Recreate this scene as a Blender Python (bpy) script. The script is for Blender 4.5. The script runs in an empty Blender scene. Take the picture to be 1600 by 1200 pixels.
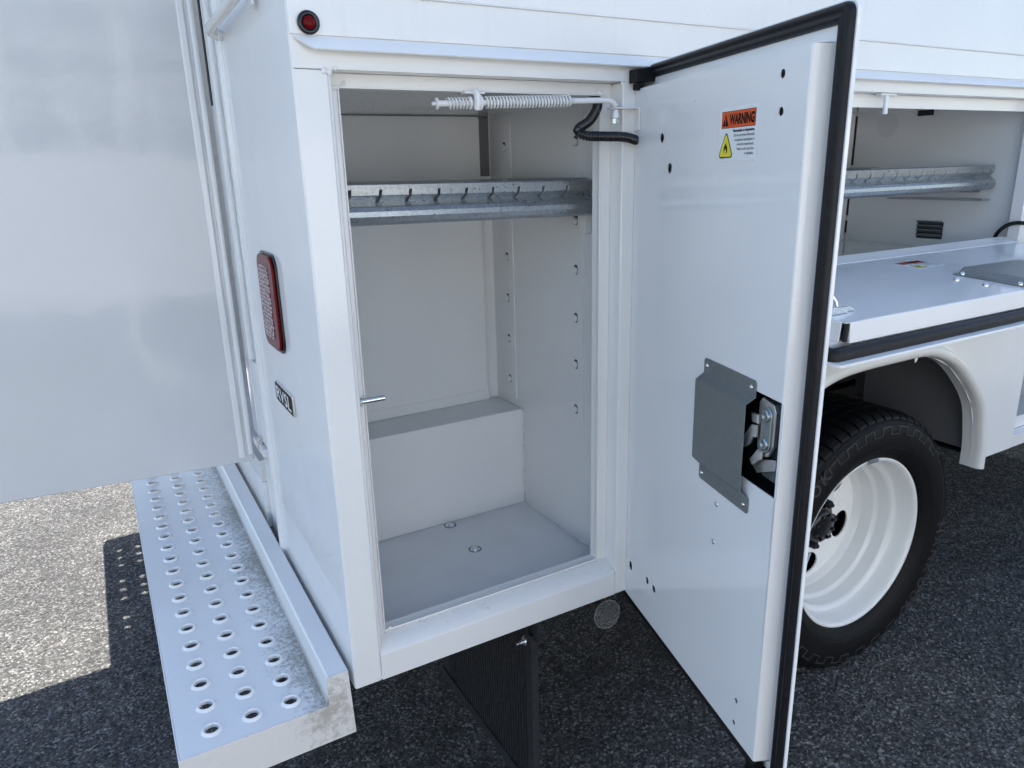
import bpy, bmesh, math, random
from math import sin, cos, pi, radians, sqrt
from mathutils import Vector, Matrix, Euler
random.seed(7)
S = bpy.context.scene
COL = S.collection

# ------------------------------------------------------------------ camera
GZ = 0.59                     # height of the z = 0 datum (about the sill) over the asphalt
cam_d = bpy.data.cameras.new('camera')
cam = bpy.data.objects.new('camera', cam_d); COL.objects.link(cam)
cam.location = (-0.28820, -1.12709, 0.87696 + GZ)
cam.rotation_euler = (radians(73.58644), radians(1.47928), radians(-29.72246))
cam_d.sensor_fit = 'HORIZONTAL'; cam_d.sensor_width = 36.0
cam_d.lens = 1138.80 / 1600.0 * 36.0
cam_d.clip_start = 0.02; cam_d.clip_end = 2000.0
S.camera = cam

# ------------------------------------------------------------------ sky, sun, exposure
SUN = Vector((0.275, 0.87, 1.0)).normalized()
elev = math.asin(SUN.z); azim = math.atan2(SUN.x, SUN.y)
w = bpy.data.worlds.new('World'); S.world = w; w.use_nodes = True
nt = w.node_tree; bg = nt.nodes['Background']
sky = nt.nodes.new('ShaderNodeTexSky'); sky.sky_type = 'NISHITA'; sky.sun_disc = False
sky.sun_elevation = elev; sky.sun_rotation = azim
sky.altitude = 0; sky.air_density = 1.0; sky.dust_density = 0.6; sky.ozone_density = 1.4
wb = nt.nodes.new('ShaderNodeMix'); wb.data_type = 'RGBA'; wb.blend_type = 'MULTIPLY'; wb.inputs[0].default_value = 1.0
wb.inputs[7].default_value = (1.04, 1.0, 0.97, 1); nt.links.new(sky.outputs[0], wb.inputs[6])     # the camera's daylight-shade balance
nt.links.new(wb.outputs[2], bg.inputs[0]); bg.inputs[1].default_value = 0.11
sd = bpy.data.lights.new('sun', 'SUN'); sd.energy = 5.0; sd.angle = radians(0.53); sd.color = (1.0, 0.96, 0.905)
so = bpy.data.objects.new('sun', sd); COL.objects.link(so)
so.rotation_euler = SUN.to_track_quat('Z', 'Y').to_euler(); so.location = (3, 5, 12)
S.view_settings.view_transform = 'Standard'; S.view_settings.look = 'None'
S.view_settings.gamma = 1.0; S.view_settings.use_curve_mapping = False
S.view_settings.exposure = 1.72
S.render.engine = 'CYCLES'
S.cycles.max_bounces = 10; S.cycles.diffuse_bounces = 6; S.cycles.glossy_bounces = 5

# ------------------------------------------------------------------ materials
def mat(name, col, rough=0.5, metal=0.0, spec=0.5):
    m = bpy.data.materials.new(name); m.use_nodes = True
    b = m.node_tree.nodes['Principled BSDF']
    b.inputs['Base Color'].default_value = (*col, 1); b.inputs['Roughness'].default_value = rough
    b.inputs['Metallic'].default_value = metal; b.inputs['Specular IOR Level'].default_value = spec
    return m
def N(m, t, **k):
    n = m.node_tree.nodes.new(t)
    for a, v in k.items():
        if a.startswith('i_'): n.inputs[a[2:].replace('_', ' ')].default_value = v
        else: setattr(n, a, v)
    return n
def L(m, a, b): m.node_tree.links.new(a, b)
def P(m): return m.node_tree.nodes['Principled BSDF']
def coords(m):
    g = N(m, 'ShaderNodeNewGeometry'); return g.outputs['Position']
def mapping(m, scale, src=None):
    mp = N(m, 'ShaderNodeMapping'); mp.inputs['Scale'].default_value = scale
    L(m, src or coords(m), mp.inputs[0]); return mp.outputs[0]
def ramp(m, src, stops):
    r = N(m, 'ShaderNodeValToRGB'); e = r.color_ramp.elements
    while len(e) < len(stops): e.new(0.5)
    for q, (p, c) in zip(e, stops):
        q.position = p; q.color = c if len(c) == 4 else (*c, 1)
    L(m, src, r.inputs[0]); return r.outputs[0]
def bump(m, src, strength, dist=0.001, prev=None):
    b = N(m, 'ShaderNodeBump'); b.inputs['Strength'].default_value = strength; b.inputs['Distance'].default_value = dist
    L(m, src, b.inputs['Height'])
    if prev: L(m, prev, b.inputs['Normal'])
    return b.outputs[0]
def mix(m, fac, a, b, mode='MIX'):
    x = N(m, 'ShaderNodeMix', data_type='RGBA', blend_type=mode)
    for i, v in ((0, fac), (6, a), (7, b)):
        if hasattr(v, 'links') or hasattr(v, 'is_linked'): L(m, v, x.inputs[i])
        else: x.inputs[i].default_value = v
    return x.outputs[2]

def paint(name, col, rough=0.12, peel=0.35, speck=True, dirt=None, peel_scale=160, coat=0.0, wav=0.25):
    m = mat(name, col, rough)
    n1 = N(m, 'ShaderNodeTexNoise'); n1.inputs['Scale'].default_value = peel_scale; n1.inputs['Detail'].default_value = 2
    L(m, coords(m), n1.inputs['Vector'])
    n0 = N(m, 'ShaderNodeTexNoise'); n0.inputs['Scale'].default_value = 7; n0.inputs['Detail'].default_value = 1
    L(m, coords(m), n0.inputs['Vector'])
    b = bump(m, n0.outputs[0], wav, 0.004)
    L(m, bump(m, n1.outputs[0], peel, 0.0006, b), P(m).inputs['Normal'])
    n2 = N(m, 'ShaderNodeTexNoise'); n2.inputs['Scale'].default_value = 3.2; n2.inputs['Detail'].default_value = 5
    L(m, coords(m), n2.inputs['Vector'])
    lo = tuple(c * 0.955 for c in col)
    c = ramp(m, n2.outputs[0], [(0.35, lo), (0.65, col)])
    if speck:
        v = N(m, 'ShaderNodeTexNoise'); v.inputs['Scale'].default_value = 330; v.inputs['Detail'].default_value = 1
        L(m, coords(m), v.inputs['Vector'])
        k = ramp(m, v.outputs[0], [(0.79, (0, 0, 0)), (0.83, (0.55, 0.55, 0.55))])
        c = mix(m, k, c, (0.20, 0.18, 0.15, 1))
    if dirt: c = dirt(m, c)
    L(m, c, P(m).inputs['Base Color'])
    rr = N(m, 'ShaderNodeMapRange'); rr.inputs[3].default_value = rough * 0.8; rr.inputs[4].default_value = rough * 1.5
    L(m, n2.outputs[0], rr.inputs[0]); L(m, rr.outputs[0], P(m).inputs['Roughness'])
    P(m).inputs['Coat Weight'].default_value = coat; P(m).inputs['Coat Roughness'].default_value = 0.04
    return m
WHITE = (0.80, 0.80, 0.79)
M = {}
def frame_dirt(m, c):       # thin vertical rain streaks and general grime
    n = N(m, 'ShaderNodeTexNoise'); n.inputs['Scale'].default_value = 1; n.inputs['Detail'].default_value = 3
    L(m, mapping(m, (70, 70, 2.2)), n.inputs['Vector'])
    k = ramp(m, n.outputs[0], [(0.58, (0, 0, 0)), (0.85, (0.10, 0.10, 0.10))])
    return mix(m, k, c, (0.42, 0.40, 0.36, 1))
def sill_dirt(m, c):
    n = N(m, 'ShaderNodeTexNoise'); n.inputs['Scale'].default_value = 38; n.inputs['Detail'].default_value = 6; n.inputs['Roughness'].default_value = 0.7
    L(m, mapping(m, (1, 1.5, 1.5)), n.inputs['Vector'])
    k = ramp(m, n.outputs[0], [(0.60, (0, 0, 0)), (0.70, (0.6, 0.6, 0.6))])
    g = N(m, 'ShaderNodeNewGeometry'); sx = N(m, 'ShaderNodeSeparateXYZ'); L(m, g.outputs['Position'], sx.inputs[0])
    a = N(m, 'ShaderNodeMapRange'); a.inputs[1].default_value = 0.004; a.inputs[2].default_value = 0.028
    L(m, sx.outputs['Y'], a.inputs[0])
    kk = mix(m, 1.0, k, a.outputs[0], 'MULTIPLY')
    return mix(m, kk, c, (0.10, 0.09, 0.075, 1))
M['paint'] = paint('white_paint', WHITE)
M['streaked'] = paint('white_paint_streaked', WHITE, dirt=frame_dirt, rough=0.12)
M['frame'] = paint('white_paint_frame', (0.79, 0.785, 0.77), rough=0.13, peel=0.6, peel_scale=110)
M['sill'] = paint('white_paint_sill', (0.79, 0.785, 0.77), rough=0.22, peel=0.5, dirt=sill_dirt)
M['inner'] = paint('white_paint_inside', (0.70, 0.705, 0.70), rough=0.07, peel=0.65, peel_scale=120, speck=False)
M['rear'] = paint('white_paint_rear', (0.80, 0.80, 0.795), rough=0.035, peel=0.14, wav=0.2)
M['door'] = paint('white_paint_door', (0.80, 0.805, 0.805), rough=0.07, peel=0.14, speck=False, wav=0.14)
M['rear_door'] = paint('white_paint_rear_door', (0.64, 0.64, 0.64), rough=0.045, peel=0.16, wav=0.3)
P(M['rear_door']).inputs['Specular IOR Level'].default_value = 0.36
M['fold'] = paint('white_paint_fold_door', (0.76, 0.77, 0.775), rough=0.10, peel=0.12, speck=False, wav=0.1)
def bump_dirt(m, c):        # algae and soot gathered along the foot of the flange
    g = N(m, 'ShaderNodeNewGeometry'); sx = N(m, 'ShaderNodeSeparateXYZ'); L(m, g.outputs['Position'], sx.inputs[0])
    a = N(m, 'ShaderNodeMapRange'); a.inputs[1].default_value = -0.155; a.inputs[2].default_value = -0.050
    L(m, sx.outputs['X'], a.inputs[0])
    b = N(m, 'ShaderNodeMapRange'); b.inputs[1].default_value = GZ - 0.02; b.inputs[2].default_value = GZ - 0.042
    L(m, sx.outputs['Z'], b.inputs[0])
    n = N(m, 'ShaderNodeTexNoise'); n.inputs['Scale'].default_value = 120; n.inputs['Detail'].default_value = 8; n.inputs['Roughness'].default_value = 0.8
    L(m, coords(m), n.inputs['Vector'])
    n2 = N(m, 'ShaderNodeTexNoise'); n2.inputs['Scale'].default_value = 7; n2.inputs['Detail'].default_value = 4
    L(m, coords(m), n2.inputs['Vector'])
    ml = N(m, 'ShaderNodeMath', operation='MULTIPLY_ADD'); ml.inputs[1].default_value = 0.32; 
    L(m, a.outputs[0], ml.inputs[0]); L(m, n.outputs[0], ml.inputs[2])
    m2 = N(m, 'ShaderNodeMath', operation='MULTIPLY_ADD'); m2.inputs[1].default_value = 0.30
    L(m, n2.outputs[0], m2.inputs[0]); L(m, ml.outputs[0], m2.inputs[2])
    k = ramp(m, m2.outputs[0], [(0.80, (0, 0, 0)), (0.98, (0.85, 0.85, 0.85))])
    kk = mix(m, 1.0, k, b.outputs[0], 'MULTIPLY')
    return mix(m, kk, c, (0.23, 0.225, 0.19, 1))
M['bumper'] = paint('white_paint_bumper', (0.78, 0.785, 0.79), rough=0.3, peel=0.2, dirt=bump_dirt)
M['disc'] = mat('grey_plastic_disc', (0.62, 0.62, 0.615), 0.2)
M['holerim'] = mat('worn_paint_hole_rim', (0.80, 0.80, 0.79), 0.18)
def cap_dirt(m, c):
    n = N(m, 'ShaderNodeTexNoise'); n.inputs['Scale'].default_value = 60; n.inputs['Detail'].default_value = 8; n.inputs['Roughness'].default_value = 0.75
    L(m, coords(m), n.inputs['Vector'])
    g = N(m, 'ShaderNodeNewGeometry'); sx = N(m, 'ShaderNodeSeparateXYZ'); L(m, g.outputs['Position'], sx.inputs[0])
    d = N(m, 'ShaderNodeVectorMath', operation='DISTANCE'); d.inputs[1].default_value = (-0.05, 0.006, GZ - 0.05)
    L(m, g.outputs['Position'], d.inputs[0])
    a = N(m, 'ShaderNodeMapRange'); a.inputs[1].default_value = 0.10; a.inputs[2].default_value = 0.0; a.inputs[4].default_value = 0.3
    L(m, d.outputs['Value'], a.inputs[0])
    s = N(m, 'ShaderNodeMath', operation='ADD'); L(m, n.outputs[0], s.inputs[0]); L(m, a.outputs[0], s.inputs[1])
    k = ramp(m, s.outputs[0], [(0.60, (0, 0, 0)), (0.80, (0.7, 0.7, 0.7))])
    return mix(m, k, c, (0.33, 0.30, 0.25, 1))
M['cap'] = paint('white_paint_end_cap', (0.74, 0.72, 0.69), rough=0.4, peel=0.3, dirt=cap_dirt)
def floor_dirt(m, c):
    n = N(m, 'ShaderNodeTexNoise'); n.inputs['Scale'].default_value = 95; n.inputs['Detail'].default_value = 4; n.inputs['Roughness'].default_value = 0.6
    L(m, coords(m), n.inputs['Vector'])
    n2 = N(m, 'ShaderNodeTexNoise'); n2.inputs['Scale'].default_value = 9; n2.inputs['Detail'].default_value = 3
    L(m, coords(m), n2.inputs['Vector'])
    k = ramp(m, n.outputs[0], [(0.70, (0, 0, 0)), (0.75, (0.45, 0.45, 0.45))])
    k2 = ramp(m, n2.outputs[0], [(0.45, (0, 0, 0)), (0.7, (0.22, 0.22, 0.22))])
    return mix(m, k2, mix(m, k, c, (0.12, 0.11, 0.10, 1)), (0.50, 0.49, 0.46, 1))
M['floor'] = paint('white_paint_floor', (0.70, 0.71, 0.715), rough=0.10, peel=0.3, speck=False, dirt=floor_dirt)
M['flare'] = paint('white_plastic_flare', (0.76, 0.76, 0.735), rough=0.22, peel=0.25, speck=False)

def rubber(name, col, rough, sc=90, st=0.4, spec=0.3):
    m = mat(name, col, rough, spec=spec)
    n = N(m, 'ShaderNodeTexNoise'); n.inputs['Scale'].default_value = sc; n.inputs['Detail'].default_value = 6
    L(m, coords(m), n.inputs['Vector'])
    L(m, bump(m, n.outputs[0], st, 0.001), P(m).inputs['Normal'])
    L(m, ramp(m, n.outputs[0], [(0.3, tuple(c * 0.75 for c in col)), (0.7, tuple(c * 1.35 for c in col))]), P(m).inputs['Base Color'])
    return m
M['seal'] = rubber('black_rubber_seal', (0.010, 0.010, 0.012), 0.45, spec=0.22)
M['tyre'] = rubber('tyre_rubber', (0.006, 0.006, 0.0065), 0.55, 60, spec=0.2)
M['letter'] = rubber('tyre_lettering', (0.045, 0.045, 0.047), 0.4)
M['flap'] = rubber('mud_flap_rubber', (0.026, 0.027, 0.030), 0.5)
M['black'] = mat('black_plastic', (0.008, 0.008, 0.009), 0.25)
M['void'] = mat('dark_undercoat', (0.012, 0.012, 0.013), 0.8)
def galv(name, col, rough=0.34, metal=0.85, con=0.35, bst=0.22):
    m = mat(name, col, rough, metal)
    v = N(m, 'ShaderNodeTexVoronoi'); v.inputs['Scale'].default_value = 260
    L(m, coords(m), v.inputs['Vector'])
    n = N(m, 'ShaderNodeTexNoise'); n.inputs['Scale'].default_value = 1; n.inputs['Detail'].default_value = 6; n.inputs['Roughness'].default_value = 0.7
    L(m, mapping(m, (14, 90, 160)), n.inputs['Vector'])
    f = mix(m, 0.55, v.outputs['Color'], n.outputs[0])
    bw = N(m, 'ShaderNodeRGBToBW'); L(m, f, bw.inputs[0])
    L(m, ramp(m, bw.outputs[0], [(0.25, tuple(c * (1 - con) for c in col)), (0.75, tuple(min(1, c * (1 + con * .7)) for c in col))]), P(m).inputs['Base Color'])
    r = N(m, 'ShaderNodeMapRange'); r.inputs[3].default_value = rough * 0.65; r.inputs[4].default_value = rough * 1.5
    L(m, bw.outputs[0], r.inputs[0]); L(m, r.outputs[0], P(m).inputs['Roughness'])
    L(m, bump(m, n.outputs[0], bst, 0.0008), P(m).inputs['Normal'])
    return m
M['rail'] = galv('galvanised_rail', (0.40, 0.425, 0.44), 0.30, 0.85, con=0.22, bst=0.12)
M['plate'] = galv('galvanised_plate', (0.24, 0.265, 0.27), 0.42, 0.7, con=0.14)
M['zinc'] = galv('zinc_plated_steel', (0.74, 0.75, 0.74), 0.24, 0.85, con=0.12, bst=0.03)
M['latchmetal'] = mat('latch_zinc', (0.66, 0.67, 0.67), 0.28, 0.9)
M['latchdark'] = mat('latch_passivated_steel', (0.33, 0.38, 0.40), 0.32, 0.85)
M['chrome'] = mat('chrome', (0.75, 0.76, 0.77), 0.12, 1.0)
M['orange'] = mat('warning_orange', (0.72, 0.10, 0.02), 0.35)
M['yellow'] = mat('warning_yellow', (0.80, 0.70, 0.05), 0.35)
M['label'] = mat('label_white', (0.80, 0.82, 0.83), 0.3)
M['ink'] = mat('black_ink', (0.007, 0.007, 0.007), 0.5, spec=0.12)
M['greyink'] = mat('small_print_ink', (0.07, 0.07, 0.08), 0.5)
M['rim'] = paint('white_rim', (0.84, 0.84, 0.81), rough=0.22, peel=0.2, speck=False)
def lens(name, col):
    m = mat(name, col, 0.15, spec=0.10); return m
M['redlens'] = lens('red_lens', (0.13, 0.003, 0.006))
M['darkred'] = lens('dark_red_lens', (0.12, 0.004, 0.006))
def led(name):
    m = mat(name, (0.3, 0.3, 0.3), 0.2, 0.0, spec=0.2)
    v = N(m, 'ShaderNodeTexVoronoi', feature='F1'); v.inputs['Scale'].default_value = 130; v.inputs['Randomness'].default_value = 0.55
    L(m, coords(m), v.inputs['Vector'])
    L(m, ramp(m, v.outputs['Distance'], [(0.22, (0.60, 0.55, 0.55)), (0.50, (0.20, 0.09, 0.09))]), P(m).inputs['Base Color'])
    L(m, bump(m, v.outputs['Distance'], 0.9, 0.003), P(m).inputs['Normal'])
    return m
M['led'] = led('clear_led_lens')
m = mat('clear_plastic', (0.55, 0.55, 0.53), 0.15); P(m).inputs['Alpha'].default_value = 0.07
M['clear'] = m
m = mat('clear_plastic_edge', (0.6, 0.6, 0.58), 0.15); P(m).inputs['Alpha'].default_value = 0.30
M['clearedge'] = m
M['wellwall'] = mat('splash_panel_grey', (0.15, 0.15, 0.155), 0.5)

# asphalt
def asphalt():
    m = mat('asphalt', (0.05, 0.05, 0.05), 0.85, spec=0.35)
    p = coords(m)
    v = N(m, 'ShaderNodeTexVoronoi', feature='F1'); v.inputs['Scale'].default_value = 175; L(m, p, v.inputs['Vector'])
    v2 = N(m, 'ShaderNodeTexVoronoi', feature='F1'); v2.inputs['Scale'].default_value = 330; L(m, p, v2.inputs['Vector'])
    n = N(m, 'ShaderNodeTexNoise'); n.inputs['Scale'].default_value = 2.5; n.inputs['Detail'].default_value = 6; L(m, p, n.inputs['Vector'])
    bw = N(m, 'ShaderNodeSeparateColor'); L(m, v.outputs['Color'], bw.inputs[0])
    c1 = ramp(m, bw.outputs[0], [(0.0, (0.028, 0.028, 0.029)), (0.45, (0.064, 0.064, 0.063)), (0.82, (0.118, 0.116, 0.111)), (0.98, (0.26, 0.255, 0.245))])
    c2 = ramp(m, n.outputs[0], [(0.3, (0.82, 0.82, 0.82)), (0.7, (1.12, 1.1, 1.05))])
    c3 = mix(m, 1.0, c1, c2, 'MULTIPLY')
    n3 = N(m, 'ShaderNodeTexNoise'); n3.inputs['Scale'].default_value = 0.9; n3.inputs['Detail'].default_value = 8; n3.inputs['Roughness'].default_value = 0.65; L(m, p, n3.inputs['Vector'])
    c3 = mix(m, 1.0, c3, ramp(m, n3.outputs[0], [(0.33, (0.62, 0.62, 0.64)), (0.5, (1, 1, 1)), (0.7, (1.18, 1.17, 1.14))]), 'MULTIPLY')
    n4 = N(m, 'ShaderNodeTexNoise'); n4.inputs['Scale'].default_value = 26; n4.inputs['Detail'].default_value = 5; L(m, p, n4.inputs['Vector'])
    c3 = mix(m, 1.0, c3, ramp(m, n4.outputs[0], [(0.3, (0.72, 0.72, 0.72)), (0.65, (1.12, 1.12, 1.12))]), 'MULTIPLY')
    L(m, c3, P(m).inputs['Base Color'])
    b1 = bump(m, v2.outputs['Distance'], 0.7, -0.002)
    L(m, b1, P(m).inputs['Normal'])
    return m
M['asphalt'] = asphalt()

# ------------------------------------------------------------------ mesh helpers
class MB:
    """collects geometry for ONE object; datum coordinates (z = 0 at the sill)"""
    def __init__(s, T=None): s.v = []; s.f = []; s.m = []; s.s = []; s.T = T or Matrix.Identity(4); s.mats = []
    def mi(s, m):
        if m not in s.mats: s.mats.append(m)
        return s.mats.index(m)
    def add(s, vs, fs, m, smooth=False, T=None):
        TT = s.T @ T if T else s.T
        o = len(s.v); s.v += [TT @ Vector(v) for v in vs]; k = s.mi(m)
        for f in fs: s.f.append([o + i for i in f]); s.m.append(k); s.s.append(smooth)
        return s
    def box(s, x0, x1, y0, y1, z0, z1, m, T=None):
        vs = [(x, y, z) for x in (x0, x1) for y in (y0, y1) for z in (z0, z1)]
        return s.add(vs, [(0, 1, 3, 2), (4, 6, 7, 5), (0, 4, 5, 1), (2, 3, 7, 6), (0, 2, 6, 4), (1, 5, 7, 3)], m, T=T)
    def prism(s, pts, a0, a1, axis, m, smooth=False, closed=True, caps=True, T=None):
        """pts 2-D profile; extruded along axis from a0 to a1"""
        def mk(p, a): return {0: (a, p[0], p[1]), 1: (p[0], a, p[1]), 2: (p[0], p[1], a)}[axis]
        n = len(pts); vs = [mk(p, a0) for p in pts] + [mk(p, a1) for p in pts]
        fs = [(i, (i + 1) % n, n + (i + 1) % n, n + i) for i in range(n if closed else n - 1)]
        if caps and closed: fs += [tuple(range(n))[::-1], tuple(range(n, 2 * n))]
        return s.add(vs, fs, m, smooth, T)
    def tube(s, path, r, m, n=12, caps=True, T=None):
        P_ = [Vector(p) for p in path]; rs = r if isinstance(r, (list, tuple)) else [r] * len(P_)
        vs = []; up = None
        for i, p in enumerate(P_):
            t = (P_[min(i + 1, len(P_) - 1)] - P_[max(i - 1, 0)]).normalized()
            if up is None:
                up = Vector((0, 0, 1)) if abs(t.z) < 0.9 else Vector((1, 0, 0))
            a = (up - t * up.dot(t)).normalized(); b = t.cross(a); up = a
            vs += [p + (a * cos(2 * pi * k / n) + b * sin(2 * pi * k / n)) * rs[i] for k in range(n)]
        fs = [(i * n + k, i * n + (k + 1) % n, (i + 1) * n + (k + 1) % n, (i + 1) * n + k) for i in range(len(P_) - 1) for k in range(n)]
        s.add(vs, fs, m, True, T)
        if caps:
            q = len(P_); 
            s.add(vs[:n], [tuple(range(n))[::-1]], m, False, T); s.add(vs[(q - 1) * n:], [tuple(range(n))], m, False, T)
        return s
    def lathe(s, prof, c, axis, m, n=48, smooth=True, closed=False, T=None):
        """prof: (r, a) pairs, a measured along axis from c"""
        vs = []
        for (r, a) in prof:
            for k in range(n):
                t = 2 * pi * k / n; u, v = r * cos(t), r * sin(t)
                d = {0: (a, u, v), 1: (u, a, v), 2: (u, v, a)}[axis]
                vs.append((c[0] + d[0], c[1] + d[1], c[2] + d[2]))
        q = len(prof)
        fs = [(i * n + k, i * n + (k + 1) % n, ((i + 1) % q) * n + (k + 1) % n, ((i + 1) % q) * n + k) for i in range(q if closed else q - 1) for k in range(n)]
        return s.add(vs, fs, m, smooth, T)
    def cyl(s, p, q, r, m, n=16, T=None): return s.tube([p, q], r, m, n, T=T)
    def mesh(s, me, m, T=None, smooth=False):
        vs = [v.co.copy() for v in me.vertices]; fs = [tuple(p.vertices) for p in me.polygons]
        return s.add(vs, fs, m, smooth, T)
    def build(s, name, parent=None, bevel=0.0, seg=2, label=None, weighted=True, ang=35):
        me = bpy.data.meshes.new(name)
        me.from_pydata([(v.x, v.y, v.z + GZ) for v in s.v], [], s.f)
        for q in s.mats: me.materials.append(M[q])
        me.polygons.foreach_set('material_index', s.m); me.polygons.foreach_set('use_smooth', s.s)
        bm = bmesh.new(); bm.from_mesh(me); bmesh.ops.recalc_face_normals(bm, faces=bm.faces); bm.to_mesh(me); bm.free()
        me.update()
        o = bpy.data.objects.new(name, me); COL.objects.link(o)
        if parent: o.parent = parent
        if bevel:
            b = o.modifiers.new('bevel', 'BEVEL'); b.width = bevel; b.segments = seg; b.limit_method = 'ANGLE'; b.angle_limit = radians(ang)
            b.harden_normals = True
            me.polygons.foreach_set('use_smooth', [True] * len(me.polygons))
            me.set_sharp_from_angle(angle=radians(ang))
        if label: o['label'] = label
        return o

def rrect(w, h, r, cx=0, cy=0, n=4):
    pts = []
    for (sx, sy, a0) in ((1, 1, 0), (-1, 1, pi / 2), (-1, -1, pi), (1, -1, 3 * pi / 2)):
        for i in range(n + 1):
            a = a0 + (pi / 2) * i / n
            pts.append((cx + sx * (w / 2 - r) + r * cos(a), cy + sy * (h / 2 - r) + r * sin(a)))
    return pts
def circle(cx, cy, r, n=16, ry=None): return [(cx + r * cos(2 * pi * i / n), cy + (ry or r) * sin(2 * pi * i / n)) for i in range(n)]
def plate_mesh(outline, holes=(), thick=0.003, bev=0.0):
    """flat sheet with real holes, in local XY, thickness 0..thick along +Z"""
    cu = bpy.data.curves.new('sheet', 'CURVE'); cu.dimensions = '2D'; cu.fill_mode = 'BOTH'
    for pts in [outline, *holes]:
        sp = cu.splines.new('POLY'); sp.points.add(len(pts) - 1); sp.use_cyclic_u = True
        for p, q in zip(sp.points, pts): p.co = (q[0], q[1], 0, 1)
    cu.extrude = thick / 2; cu.bevel_depth = bev; cu.bevel_resolution = 1
    if bev: cu.extrude = max(0.0001, thick / 2 - bev); cu.offset = -bev
    ob = bpy.data.objects.new('sheet', cu); COL.objects.link(ob)
    dg = bpy.context.evaluated_depsgraph_get(); dg.update()
    me = bpy.data.meshes.new_from_object(ob.evaluated_get(dg))
    bpy.data.objects.remove(ob); bpy.data.curves.remove(cu)
    bm = bmesh.new(); bm.from_mesh(me); bmesh.ops.remove_doubles(bm, verts=bm.verts, dist=1e-5)
    for v in bm.verts: v.co.z += thick / 2
    bm.to_mesh(me); bm.free()
    return me
def text_mesh(body, width, height, bold=0.0, align='LEFT', shear=0.0):
    """text scaled to width x cap height; origin at lower left"""
    cu = bpy.data.curves.new('text', 'FONT'); cu.body = body; cu.offset = bold; cu.shear = shear
    cu.resolution_u = 3
    ob = bpy.data.objects.new('text', cu); COL.objects.link(ob)
    dg = bpy.context.evaluated_depsgraph_get(); dg.update()
    me = bpy.data.meshes.new_from_object(ob.evaluated_get(dg))
    bpy.data.objects.remove(ob); bpy.data.curves.remove(cu)
    xs = [v.co.x for v in me.vertices]; ys = [v.co.y for v in me.vertices]
    x0, x1, y0, y1 = min(xs), max(xs), min(ys), max(ys)
    kx = width / (x1 - x0); ky = height / (y1 - y0)
    for v in me.vertices: v.co = ((v.co.x - x0) * kx, (v.co.y - y0) * ky, 0)
    return me
def basis(o, ex, ey, ez):
    return Matrix(((ex[0], ey[0], ez[0], o[0]), (ex[1], ey[1], ez[1], o[1]), (ex[2], ey[2], ez[2], o[2]), (0, 0, 0, 1)))
SIDE = lambda y: basis((0, y, 0), (1, 0, 0), (0, 0, 1), (0, -1, 0))      # local x,y -> world x,z ; +z towards the viewer
REAR = lambda x: basis((x, 0, 0), (0, -1, 0), (0, 0, 1), (-1, 0, 0))     # local x = -y
ENDW = lambda x: basis((x, 0, 0), (0, 1, 0), (0, 0, 1), (-1, 0, 0))      # local x = +y, +z towards -x
def empty(name, loc=(0, 0, 0), parent=None, **props):
    o = bpy.data.objects.new(name, None); COL.objects.link(o); o.location = loc; o.empty_display_size = 0.1
    if parent: o.parent = parent
    for k, v in props.items(): o[k] = v
    return o
def copy_obj(o, loc, parent):
    c = o.copy(); COL.objects.link(c); c.parent = parent; c.location = loc; return c

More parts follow.
